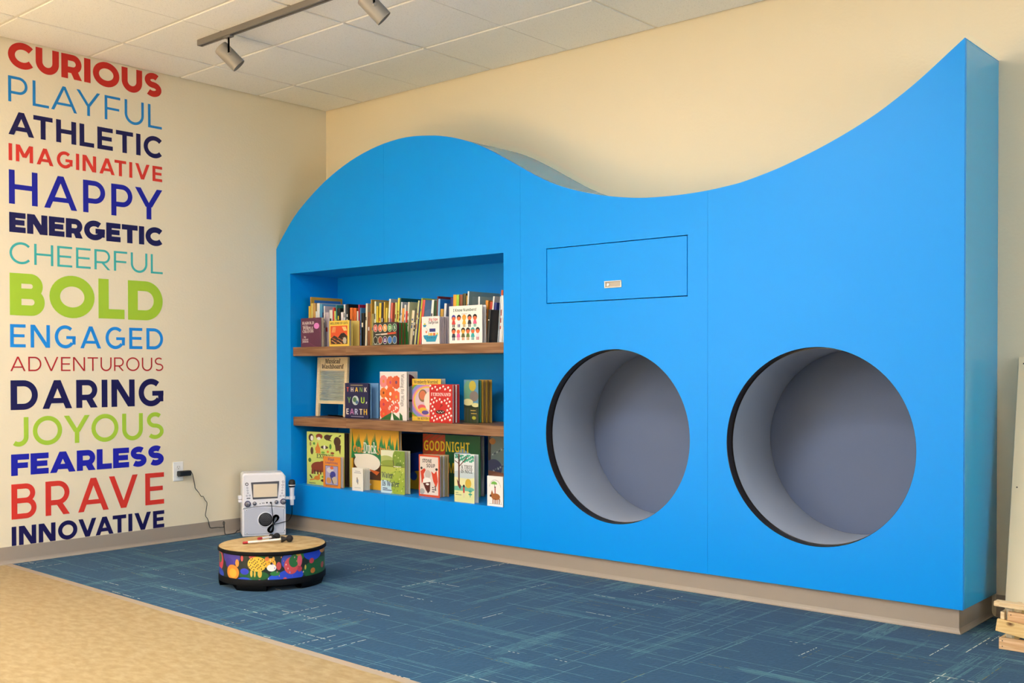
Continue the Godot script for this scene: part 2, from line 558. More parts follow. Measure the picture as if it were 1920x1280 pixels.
# a cove base from a to b standing off the wall towards out: flat face and a flared toe
func cove_run(mb: MB, a: Vector3, b: Vector3, out: Vector3, height: float, cut_a := 0.0, cut_b := 0.0) -> void:
	var prof := [Vector2(0.004, height), Vector2(0.004, 0.022), Vector2(0.006, 0.013), Vector2(0.0095, 0.006), Vector2(0.014, 0.003), Vector2(0.014, 0.0), Vector2(0.0, 0.0), Vector2(0.0, height)]
	var along := (b - a).normalized()
	for i in prof.size():
		var p: Vector2 = prof[i]; var q: Vector2 = prof[(i + 1) % prof.size()]
		var pa := a + out * p.x + Vector3.UP * p.y - along * p.x * cut_a; var pb := b + out * p.x + Vector3.UP * p.y + along * p.x * cut_b
		var qa := a + out * q.x + Vector3.UP * q.y - along * q.x * cut_a; var qb := b + out * q.x + Vector3.UP * q.y + along * q.x * cut_b
		mb.out_quad(pa, qa, qb, pb, (a + b) * 0.5 + Vector3.UP * height * 0.5 + out * 0.002)


func tile_mesh(size: Vector2, m: Material) -> ArrayMesh:
	var mb := MB.new()
	var hx := size.x * 0.5 - 0.0095; var hz := size.y * 0.5 - 0.0095
	var scored := size.x > 1.1
	var halves := [[-hx, -0.0015], [0.0015, hx]] if scored else [[-hx, hx]]
	for s in halves:
		var c := 0.004
		var y0 := -0.005; var y1 := 0.0
		var lx: float = s[0]; var rx: float = s[1]
		var cl := c if lx < -0.01 or not scored else 0.001
		var cr := c if rx > 0.01 or not scored else 0.001
		var f := [Vector3(lx + cl, y0, -hz + c), Vector3(rx - cr, y0, -hz + c), Vector3(rx - cr, y0, hz - c), Vector3(lx + cl, y0, hz - c)]
		var b := [Vector3(lx, y1, -hz), Vector3(rx, y1, -hz), Vector3(rx, y1, hz), Vector3(lx, y1, hz)]
		mb.quad(f[0], f[1], f[2], f[3])
		for k in 4:
			var k2 := (k + 1) % 4
			mb.out_quad(f[k], f[k2], b[k2], b[k], Vector3((lx + rx) * 0.5, 0.0, 0))
			var up := Vector3(0, 0.018, 0)
			mb.out_quad(b[k], b[k2], b[k2] + up, b[k] + up, Vector3((lx + rx) * 0.5, 0.0, 0))
	mb.box(Vector3(-hx, -0.0005, -hz), Vector3(hx, 0.018, hz))
	return mb.into(ArrayMesh.new(), m)


func ceiling_tile_material() -> StandardMaterial3D:
	var rng := RandomNumberGenerator.new()
	rng.seed = 7
	var im := Image.create(512, 512, false, Image.FORMAT_RGB8)
	im.fill(col("f3f0ea"))
	for k in 5200:
		var v := rng.randf_range(0.80, 0.99)
		im.fill_rect(Rect2i(rng.randi() % 512, rng.randi() % 512, 1 + rng.randi() % 3, 1 + rng.randi() % 2), Color(v * 0.965, v * 0.95, v * 0.925))
	var m := tmat(ImageTexture.create_from_image(im), 0.9, 0.2)
	m.uv1_triplanar = true; m.uv1_world_triplanar = true; m.uv1_scale = Vector3(1.7, 1.7, 1.7)
	return m


func vinyl_material() -> StandardMaterial3D:
	var a := FastNoiseLite.new()
	a.seed = 11; a.frequency = 0.02; a.fractal_octaves = 6; a.fractal_gain = 0.62; a.domain_warp_enabled = true; a.domain_warp_amplitude = 14.0
	var g := Gradient.new()
	g.offsets = PackedFloat32Array([0.0, 0.4, 0.6, 1.0])
	g.colors = PackedColorArray([col("94794e"), col("a0875c"), col("a68e65"), col("b29c74")])
	var t := NoiseTexture2D.new()
	t.width = 1024; t.height = 1024; t.seamless = true; t.noise = a; t.color_ramp = g
	var m := tmat(t, 0.42, 0.4)
	m.uv1_scale = Vector3(0.55, 1.1, 1.0)                                   # flecks drawn out along the room
	return m


# dark petrol carpet: yarn-fine speckle, pale teal dashes running both ways, a few cream and ochre stitches
func carpet_material() -> StandardMaterial3D:
	var rng := RandomNumberGenerator.new()
	rng.seed = 21
	var S := 2048
	var im := Image.create(S, S, false, Image.FORMAT_RGB8)
	im.fill(col("1d4661"))
	for k in 60000:
		var d := rng.randf_range(-0.028, 0.03)
		var c := Color(0.115 + d, 0.275 + d * 1.1, 0.385 + d * 1.2)
		var x := rng.randi() % S; var y := rng.randi() % S
		if rng.randf() < 0.5: im.fill_rect(Rect2i(x, y, 4 + rng.randi() % 26, 2), c)
		else: im.fill_rect(Rect2i(x, y, 2, 4 + rng.randi() % 26), c)
	# broad pale bands, each made of many thin yarns of uneven length
	for k in 84:
		var across := rng.randf() < 0.55
		var px := rng.randi() % S; var py := rng.randi() % S
		var length := rng.randi_range(160, 720); var width := rng.randi_range(8, 64)
		var tone := rng.randf_range(0.12, 0.7)
		var dense := rng.randf_range(0.35, 0.95)
		for j in range(0, width, 2):
			if rng.randf() > dense: continue
			var s := int(length * rng.randf_range(0.0, 0.22)); var e := int(length * rng.randf_range(0.75, 1.0))
			var c := Color(0.13, 0.29, 0.385).lerp(Color(0.36, 0.53, 0.54), tone * rng.randf_range(0.55, 1.0))
			for q in range(s, e, 22):
				if rng.randf() < 0.12: continue
				if across: im.fill_rect(Rect2i((px + q) % S, (py + j) % S, 21, 2), c)
				else: im.fill_rect(Rect2i((px + j) % S, (py + q) % S, 2, 21), c)
	# single bright yarns
	for k in 460:
		var across := rng.randf() < 0.6
		var px := rng.randi() % S; var py := rng.randi() % S
		var length := rng.randi_range(90, 420)
		var kind := rng.randf()
		var c := Color(0.39, 0.57, 0.59) if kind < 0.78 else Color(0.52, 0.46, 0.2) if kind < 0.86 else Color(0.9, 0.88, 0.78)
		if kind >= 0.78: length = int(length * 0.55)
		var thick := 3 if kind >= 0.86 else 2
		for q in range(0, length, 9):
			if kind >= 0.78 and rng.randf() < 0.38: continue
			var cc := c.darkened(rng.randf_range(0.0, 0.2))
			if across: im.fill_rect(Rect2i((px + q) % S, py, 9, thick), cc)
			else: im.fill_rect(Rect2i(px, (py + q) % S, thick, 9), cc)
	var m := tmat(ImageTexture.create_from_image(im), 0.95, 0.2)
	var f := FastNoiseLite.new()
	f.seed = 3; f.frequency = 0.22; f.fractal_octaves = 2
	var t := NoiseTexture2D.new()
	t.width = 512; t.height = 512; t.seamless = true; t.noise = f
	m.heightmap_enabled = true; m.heightmap_texture = t; m.heightmap_scale = 0.15
	m.rim_enabled = true; m.rim = 0.15; m.rim_tint = 0.7
	return m


func wood_material(base: String, dark: String, seed: int, knots := 0, rough := 0.5) -> StandardMaterial3D:
	var rng := RandomNumberGenerator.new()
	rng.seed = seed
	var a := FastNoiseLite.new()
	a.seed = seed; a.frequency = 0.02; a.fractal_octaves = 3
	var im := Image.create(256, 256, false, Image.FORMAT_RGB8)
	var p := col(base); var q := col(dark)
	for y in 256:
		for x in 256:
			var k := a.get_noise_2d(x * 0.35, y * 5.0) * 0.55 + a.get_noise_2d(x * 0.2 + 900, y * 18.0) * 0.35
			im.set_pixel(x, y, p.lerp(q, clamp(0.42 + k, 0.0, 1.0)))
	for n in knots:
		var cx := rng.randi_range(20, 235); var cy := rng.randi_range(20, 235)
		for r in range(9, 0, -1):
			for y in range(-r, r + 1):
				var e := int(sqrt(r * r - y * y) * 1.6)
				im.fill_rect(Rect2i(cx - e, cy + y, max(1, 2 * e), 1), p.lerp(q, 0.5).lerp(Color(0.3, 0.17, 0.08), 1.0 - r / 10.0))
	var m := tmat(ImageTexture.create_from_image(im), rough, 0.4)
	return m


# ---------------------------------------------------------------- the blue wall unit
func wave() -> PackedVector2Array:
	var k := "0 1.941,.057 2.006,.2 2.146,.356 2.254,.539 2.355,.733 2.434,.919 2.487,1.114 2.520,1.315 2.530,1.507 2.512,1.654 2.485,1.784 2.448,1.909 2.401,2.031 2.343,2.171 2.266,2.344 2.170,2.484 2.104,2.631 2.054,2.753 2.021,2.882 1.994,3.025 1.973,3.162 1.964,3.297 1.962,3.426 1.966,3.551 1.977,3.632 1.989,3.785 2.024,3.933 2.070,4.042 2.109,4.15 2.154,4.254 2.204,4.34 2.254,4.418 2.304,4.487 2.354,4.554 2.405,4.6208 2.4555"
	var pts := []
	for s in k.split(","):
		var f := s.split_floats(" ")
		pts.append(Vector2(f[0], f[1]))
	var out := PackedVector2Array()
	for i in pts.size() - 1:
		for j in 3:
			out.append(pts[i].cubic_interpolate(pts[i + 1], pts[max(0, i - 1)], pts[min(pts.size() - 1, i + 2)], j / 3.0))
	out.append(pts[-1])
	return out


func disc(c: Vector2, r: float, segs := 96) -> PackedVector2Array:
	var p := PackedVector2Array()
	for i in segs:
		p.append(c + Vector2(cos(TAU * i / segs), sin(TAU * i / segs)) * r)
	return p


func rect2(x0: float, y0: float, x1: float, y1: float) -> PackedVector2Array:
	return PackedVector2Array([Vector2(x0, y0), Vector2(x1, y0), Vector2(x1, y1), Vector2(x0, y1)])


func build_unit() -> void:
	var u := thing("wall_unit", "bright blue wave-topped wall unit with book alcove and two round hideaways", "wall unit")
	var blue := mat("0093ee", 0.36, 0.0, 0.32)
	var lit_blue := mat("20a4dc", 0.22, 0.0, 0.75)  # same laminate as blue, lightened and glossed to stand in for reflected light
	var top := wave()
	var outline := top.duplicate()
	outline.append(Vector2(XR, 0.103)); outline.append(Vector2(0, 0.103))
	var alcove := rect2(0.1558, SILL, 2.1072, 1.7617)
	var hatch := rect2(2.4193, 1.4589, 3.3117, 1.7614)
	var c1 := Vector2(2.8694, 0.75); var c2 := Vector2(3.9782, 0.7484)
	var r1 := 0.4552; var r2 := 0.451
	var cuts := [[[0.0, 1.1085]], [[1.1095, 2.2335]], [[2.2345, c1.x], [c1.x, 3.4235]], [[3.4245, c2.x], [c2.x, XR]]]
	for strips in cuts:
		var mb := MB.new()
		for s in strips:
			for piece in Geometry2D.intersect_polygons(outline, rect2(s[0], 0.0, s[1], 3.0)):
				var left := [piece]
				for hole in [alcove, hatch, disc(c1, r1), disc(c2, r2)]:
					var next := []
					for l in left: next.append_array(Geometry2D.clip_polygons(l, hole))
					left = next
				for l in left: mb.prism(l, D - 0.019, D)
		obj("front_panel", mb, blue, u)
	# sides, top sweep, bottom
	var mb := MB.new()
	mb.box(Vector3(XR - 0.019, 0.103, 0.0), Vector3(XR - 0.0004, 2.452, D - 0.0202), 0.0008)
	obj("side_panel", mb, lit_blue, u)
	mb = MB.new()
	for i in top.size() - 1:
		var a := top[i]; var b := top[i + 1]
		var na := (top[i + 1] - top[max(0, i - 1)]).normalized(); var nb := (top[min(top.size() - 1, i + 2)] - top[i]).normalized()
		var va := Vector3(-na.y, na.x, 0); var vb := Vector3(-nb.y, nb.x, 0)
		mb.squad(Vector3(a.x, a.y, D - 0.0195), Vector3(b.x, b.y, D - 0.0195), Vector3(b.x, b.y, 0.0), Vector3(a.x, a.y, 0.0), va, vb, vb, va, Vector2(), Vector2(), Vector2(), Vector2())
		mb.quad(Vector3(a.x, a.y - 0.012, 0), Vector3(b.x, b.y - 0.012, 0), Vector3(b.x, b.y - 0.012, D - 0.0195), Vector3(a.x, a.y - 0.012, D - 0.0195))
	obj("top_panel", mb, lit_blue, u)
	mb = MB.new()
	mb.box(Vector3(0, 0.103, 0), Vector3(XR - 0.02, 0.121, D - 0.0202))
	obj("bottom_panel", mb, blue, u)
	# recessed plinth with its cove base
	mb = MB.new()
	mb.box(Vector3(0.0, 0.0, 0.0), Vector3(4.597, 0.103, 0.427))
	cove_run(mb, Vector3(0.0, 0, 0.427), Vector3(4.597, 0, 0.427), Vector3.BACK, 0.1028, 0.0, 1.0)
	cove_run(mb, Vector3(4.597, 0, 0.427), Vector3(4.597, 0, 0.0), Vector3.RIGHT, 0.1028, 1.0, 0.0)
	obj("plinth", mb, mat("a09284", 0.45), u)
	# alcove lining and shelves
	var al := [["alcove_back", Vector3(0.15, 0.309, 0.018), Vector3(2.113, 1.768, 0.028)], ["alcove_side", Vector3(0.143, 0.302, 0.028), Vector3(0.1557, 1.775, D - 0.0192)],
		["alcove_side", Vector3(2.1073, 0.302, 0.028), Vector3(2.12, 1.775, D - 0.0192)], ["alcove_top", Vector3(0.1557, 1.7618, 0.028), Vector3(2.1073, 1.775, D - 0.0192)], ["alcove_sill", Vector3(0.1557, 0.302, 0.028), Vector3(2.1073, 0.3144, D - 0.0192)]]
	for a in al:
		mb = MB.new()
		mb.box(a[1], a[2])
		obj(a[0], mb, blue, u)
	var walnut := wood_material("a27a5a", "6f4a31", 5, 0, 0.42)
	walnut.uv1_triplanar = true; walnut.uv1_world_triplanar = true; walnut.uv1_scale = Vector3(1.4, 1.4, 1.4)
	for y in [SHELF1, SHELF2]:
		mb = MB.new()
		mb.box(Vector3(0.156, y - 0.0605, 0.0285), Vector3(2.107, y, 0.428), 0.0015)
		obj("shelf", mb, walnut, u)
	# flap door with its recessed pull and lock
	mb = MB.new()
	mb.box(Vector3(2.4235, 1.4631, D - 0.019), Vector3(3.3075, 1.7572, D), 0.0012)
	var door := obj("flap_door", mb, blue, u)
	var nickel := mat("d9d4c8", 0.35, 0.55)
	mb = MB.new()
	var px := [2.811, 2.919]; var py := [1.524, 1.5605]
	mb.box(Vector3(px[0], py[0], D), Vector3(px[1], py[0] + 0.005, D + 0.005), 0.0012)
	mb.box(Vector3(px[0], py[1] - 0.005, D), Vector3(px[1], py[1], D + 0.007), 0.0012)
	mb.box(Vector3(px[0], py[0] + 0.005, D), Vector3(px[0] + 0.006, py[1] - 0.005, D + 0.005), 0.0012)
	mb.box(Vector3(px[1] - 0.006, py[0] + 0.005, D), Vector3(px[1], py[1] - 0.005, D + 0.005), 0.0012)
	obj("pull_handle", mb, nickel, door)
	mb = MB.new()
	mb.box(Vector3(px[0] + 0.006, py[0] + 0.005, D), Vector3(px[1] - 0.006, py[1] - 0.005, D + 0.0008))
	obj("shaded_pull_plate", mb, mat("a39a8c", 0.4, 0.3), door)  # darker than the frame: shade of the recess put into its colour
	mb = MB.new()
	mb.t = Transform3D(Basis(Vector3.RIGHT, PI / 2), Vector3(2.831, 1.541, D + 0.0005))
	mb.lathe([Vector2(0.0, 0.0), Vector2(0.0105, 0.0), Vector2(0.0105, 0.004), Vector2(0.0095, 0.005), Vector2(0.0, 0.005)], 20)
	obj("lock", mb, mat("e8e6ea", 0.2, 0.8), door)
	# round hideaways: dark edge band, felt barrel, felt back
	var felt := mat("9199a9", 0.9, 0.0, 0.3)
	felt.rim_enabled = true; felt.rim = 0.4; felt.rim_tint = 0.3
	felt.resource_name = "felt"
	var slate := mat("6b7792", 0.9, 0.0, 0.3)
	var fz := FastNoiseLite.new()
	fz.seed = 8; fz.frequency = 0.3
	var ft := NoiseTexture2D.new()
	ft.width = 256; ft.height = 256; ft.seamless = true; ft.noise = fz
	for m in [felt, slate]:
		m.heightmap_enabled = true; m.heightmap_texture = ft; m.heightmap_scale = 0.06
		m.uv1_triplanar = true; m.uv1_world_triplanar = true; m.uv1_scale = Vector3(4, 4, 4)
	for c in [[c1, r1], [c2, r2]]:
		var r: float = c[1]
		var turned := Transform3D(Basis(Vector3.RIGHT, PI / 2), Vector3(c[0].x, c[0].y, 0))
		mb = MB.new(); mb.t = turned
		mb.lathe([Vector2(r - 0.0015, D - 0.002), Vector2(r - 0.0015, 0.398), Vector2(r - 0.006, 0.398)], 96)
		mb.lathe([Vector2(r + 0.012, 0.398), Vector2(r + 0.012, D - 0.0192), Vector2(r - 0.0002, D - 0.0192), Vector2(r - 0.0002, D - 0.0005), Vector2(r - 0.0015, D - 0.002)], 96)
		obj("edge_band", mb, mat("1c1512", 0.3), u)
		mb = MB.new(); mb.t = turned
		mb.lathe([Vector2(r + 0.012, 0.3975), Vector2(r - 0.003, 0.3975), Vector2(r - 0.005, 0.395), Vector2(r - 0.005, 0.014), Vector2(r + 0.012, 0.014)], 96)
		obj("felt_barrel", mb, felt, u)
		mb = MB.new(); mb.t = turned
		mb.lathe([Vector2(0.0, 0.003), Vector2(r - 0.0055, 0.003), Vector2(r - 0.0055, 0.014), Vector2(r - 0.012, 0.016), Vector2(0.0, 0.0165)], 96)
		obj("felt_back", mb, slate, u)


# ---------------------------------------------------------------- wall lettering
func arc(cx: float, cy: float, rx: float, ry: float, a0: float, a1: float, n := 18) -> PackedVector2Array:
	var p := PackedVector2Array()
	for i in n + 1:
		var a := deg_to_rad(a0 + (a1 - a0) * i / n)
		p.append(Vector2(cx + rx * cos(a), cy + ry * sin(a)))
	return p


func pl(a: Array) -> PackedVector2Array:
	var p := PackedVector2Array()
	for i in range(0, a.size(), 2): p.append(Vector2(a[i], a[i + 1]))
	return p


# natural letter widths of a geometric sans, as shares of the cap height
const WIDE := {"A": 0.98, "B": 0.72, "C": 0.84, "D": 0.86, "E": 0.64, "F": 0.62, "G": 0.95, "H": 0.8, "I": 0.0, "J": 0.56, "L": 0.58, "M": 0.98, "N": 0.84, "O": 1.02, "P": 0.68, "R": 0.72, "S": 0.68, "T": 0.74, "U": 0.8, "V": 0.96, "Y": 0.92}


# strokes of a capital of width w, weight t, cap height 1: each is [points, closed, share of the weight]
func strokes(ch: String, w: float, t: float) -> Array:
	var l := t * 0.5; var r := w - t * 0.5; var h := t * 0.44; var top := 1.0 - h
	var m := w * 0.5
	var ov := 0.012
	match ch:
		"I": return [[pl([l, 0, l, 1]), false, 1.0]]
		"L": return [[pl([l, 0, l, 1]), false, 1.0], [pl([l, h, w, h]), false, 0.88]]
		"T": return [[pl([m, 0, m, 1]), false, 1.0], [pl([0, top, w, top]), false, 0.88]]
		"H": return [[pl([l, 0, l, 1]), false, 1.0], [pl([r, 0, r, 1]), false, 1.0], [pl([l, 0.51, r, 0.51]), false, 0.86]]
		"E": return [[pl([l, 0, l, 1]), false, 1.0], [pl([l, h, w, h]), false, 0.88], [pl([l, top, w, top]), false, 0.88], [pl([l, 0.505, w * 0.93, 0.505]), false, 0.84]]
		"F": return [[pl([l, 0, l, 1]), false, 1.0], [pl([l, top, w, top]), false, 0.88], [pl([l, 0.47, w * 0.93, 0.47]), false, 0.84]]
		"A":
			var q := t * 1.07
			return [[pl([0, 0, q, 0, m + q * 0.5, 1, m - q * 0.5, 1]), true, -1.0], [pl([w, 0, w - q, 0, m - q * 0.5, 1, m + q * 0.5, 1]), true, -1.0], [pl([m * 0.36 + q * 0.3, 0.28, w - m * 0.36 - q * 0.3, 0.28]), false, 0.82]]
		"V":
			var q := t * 1.07
			return [[pl([0, 1, q, 1, m + q * 0.5, 0, m - q * 0.5, 0]), true, -1.0], [pl([w, 1, w - q, 1, m - q * 0.5, 0, m + q * 0.5, 0]), true, -1.0]]
		"Y":
			var q := t * 1.16
			return [[pl([0, 1, q, 1, m + q * 0.42, 0.40, m - q * 0.58, 0.40]), true, -1.0], [pl([w, 1, w - q, 1, m - q * 0.42, 0.40, m + q * 0.58, 0.40]), true, -1.0], [pl([m, 0, m, 0.44]), false, 1.0]]
		"N":
			var q := t * 1.22
			return [[pl([l, 0, l, 1]), false, 1.0], [pl([r, 0, r, 1]), false, 1.0], [pl([0, 1, q, 1, w, 0, w - q, 0]), true, -1.0]]
		"M":
			var q := t * 1.15
			return [[pl([l, 0, l, 1]), false, 1.0], [pl([r, 0, r, 1]), false, 1.0], [pl([0, 1, q, 1, m + q * 0.5, 0.27, m - q * 0.5, 0.27]), true, -1.0], [pl([w, 1, w - q, 1, m - q * 0.5, 0.27, m + q * 0.5, 0.27]), true, -1.0]]
		"O": return [[arc(m, 0.5, m - l, 0.5 + ov - h, 0, 350, 35), true, 0.96]]
		"C":
			var rx := (w - l - t * 0.30) / 1.766
			return [[arc(l + rx, 0.5, rx, 0.5 + ov - h, 42, 318, 30), false, 0.96]]
		"G":
			var p := arc(m, 0.5, m - l, 0.5 + ov - h, 48, 322, 30)
			return [[p, false, 0.96], [pl([r - t * 0.02, 0.16, r - t * 0.02, 0.5]), false, 0.96], [pl([m + w * 0.05, 0.47, w, 0.47]), false, 0.84]]
		"D":
			var ry := 0.5 - h
			var p := pl([0, h]); p.append_array(arc(r - ry * 0.98, 0.5, ry * 0.98, ry, -90, 90, 24)); p.append(Vector2(0, top))
			return [[pl([l, 0, l, 1]), false, 1.0], [p, false, 0.94]]
		"P", "R":
			var lo := 0.37; var ry := (top - lo) * 0.5
			var p := pl([l, top]); p.append_array(arc(r - ry, top - ry, ry, ry, 90, -90, 18)); p.append(Vector2(l, lo))
			var s := [[pl([l, 0, l, 1]), false, 1.0], [p, false, 0.9]]
			if ch == "R": s.append([pl([w * 0.40, lo, w * 0.40 + t * 1.2, lo, w, 0, w - t * 1.2, 0]), true, -1.0])
			return s
		"B":
			var mid := 0.52
			var ra := (top - mid) * 0.5; var rb := (mid - h) * 0.5
			var p := pl([l, top]); p.append_array(arc(r - ra - w * 0.05, top - ra, ra, ra, 90, -90, 16)); p.append(Vector2(l, mid))
			var q := pl([l, mid]); q.append_array(arc(r - rb, h + rb, rb, rb, 90, -90, 16)); q.append(Vector2(l, h))
			return [[pl([l, 0, l, 1]), false, 1.0], [p, false, 0.88], [q, false, 0.9]]
		"U":
			var rx := m - l; var ry: float = min(rx, 0.5)
			var p := pl([l, 1]); p.append_array(arc(m, ry + h - ov, rx, ry, 180, 360, 22)); p.append(Vector2(r, 1))
			return [[p, false, 0.98]]
		"J":
			var rx: float = min((r - l * 0.2) * 0.5, 0.34)
			var p := pl([r, 1]); p.append_array(arc(r - rx, rx + h - ov, rx, rx, 0, -128, 16))
			return [[p, false, 0.98]]
		"S":
			var ra := (0.5 + ov - h) * 0.5
			var rx := m - l
			var p := arc(m, top + ov - ra, rx * 0.94, ra, 42, 262, 20)
			p.append_array(arc(m, h - ov + ra, rx, ra, 82, -140, 20))
			return [[p, false, 0.94]]
	return []


func build_words() -> void:
	# word, base height, cap height, weight, colour, gap between letters, what to say about it
	var list := [
		["CURIOUS", 2.825, 0.143, 0.28, "c4291c", 0.10, "heavy red word CURIOUS, topmost on the cream wall under the ceiling"],
		["PLAYFUL", 2.626, 0.146, 0.115, "1d82c8", 0.20, "thin mid blue word PLAYFUL, second from the top of the wall"],
		["ATHLETIC", 2.440, 0.133, 0.22, "17104e", 0.16, "bold navy word ATHLETIC, third from the top of the wall"],
		["IMAGINATIVE", 2.293, 0.096, 0.205, "d8372a", 0.22, "small orange red word IMAGINATIVE above the royal blue HAPPY"],
		["HAPPY", 2.048, 0.193, 0.17, "171a9c", 0.20, "royal blue word HAPPY in tall medium capitals on the wall"],
		["ENERGETIC", 1.887, 0.113, 0.315, "17104e", 0.08, "heavy navy word ENERGETIC beneath the royal blue HAPPY"],
		["CHEERFUL", 1.710, 0.1215, 0.115, "41b0ac", 0.20, "thin turquoise word CHEERFUL above the large lime BOLD"],
		["BOLD", 1.4155, 0.240, 0.275, "a5c832", 0.10, "largest lime green word BOLD in heavy capitals"],
		["ENGAGED", 1.2325, 0.1315, 0.155, "1b8be0", 0.22, "bright blue word ENGAGED below the lime BOLD"],
		["ADVENTUROUS", 1.0965, 0.0825, 0.105, "b32223", 0.20, "smallest thin dark red word ADVENTUROUS on the wall"],
		["DARING", 0.876, 0.167, 0.22, "17104e", 0.16, "bold navy word DARING above the lime JOYOUS"],
		["JOYOUS", 0.668, 0.164, 0.165, "a8cb3a", 0.15, "medium weight lime word JOYOUS below the navy DARING"],
		["FEARLESS", 0.4995, 0.122, 0.305, "1c1ea8", 0.07, "heavy royal blue word FEARLESS above the red BRAVE"],
		["BRAVE", 0.251, 0.200, 0.165, "d8372a", 0.26, "orange red word BRAVE in tall open capitals near the floor"],
		["INNOVATIVE", 0.1005, 0.1085, 0.24, "17104e", 0.14, "bold navy word INNOVATIVE resting on the taupe baseboard"]]
	for w in list:
		var word: String = w[0]; var cap: float = w[2]; var t: float = w[3]; var gap: float = w[5]
		var total := 0.9667 / cap
		var nat := 0.0; var fixed := 0.0
		var kern := 0.0
		for i in word.length():
			if word[i] == "I": fixed += t
			else:
				nat += WIDE[word[i]]
				fixed += t * 0.35
			if i > 0: kern += gap * (0.45 if (word[i - 1] + word[i]) in ["AY", "LA", "AT", "VA", "AV", "TA", "YO", "OY", "PY", "OV", "LT"] else 1.0) - (0.1 if (word[i - 1] + word[i]) in ["AY", "VA", "AV", "AT"] else 0.0)
		var k := (total - fixed - kern) / nat
		var o := thing("wall_word", w[6], "wall lettering", Vector3(0.0, w[1], 2.2985), PI / 2, "vinyl words on the cream wall")
		var m := mat(w[4], 0.45, 0.0, 0.4)
		var x := 0.0
		for i in word.length():
			var ch := word[i]
			if i > 0:
				var pair := word[i - 1] + ch
				x += gap * (0.45 if pair in ["AY", "LA", "AT", "VA", "AV", "TA", "YO", "OY", "PY", "OV", "LT"] else 1.0) - (0.1 if pair in ["AY", "VA", "AV", "AT"] else 0.0)
			var wide: float = t if ch == "I" else WIDE[ch] * k + t * 0.35
			var mb := MB.new()
			mb.t = Transform3D(Basis.from_scale(Vector3(cap, cap, 1.0)), Vector3(x * cap, 0, 0))
			var lift := 0.0012
			for s in strokes(ch, wide, t):
				if s[2] < 0.0: mb.prism(s[0], 0.0, lift)
				else: mb.stroke(s[0], t * s[2], 0.0, lift, s[1])
				lift += 0.00012
			obj("letter", mb, m, o)
			x += wide


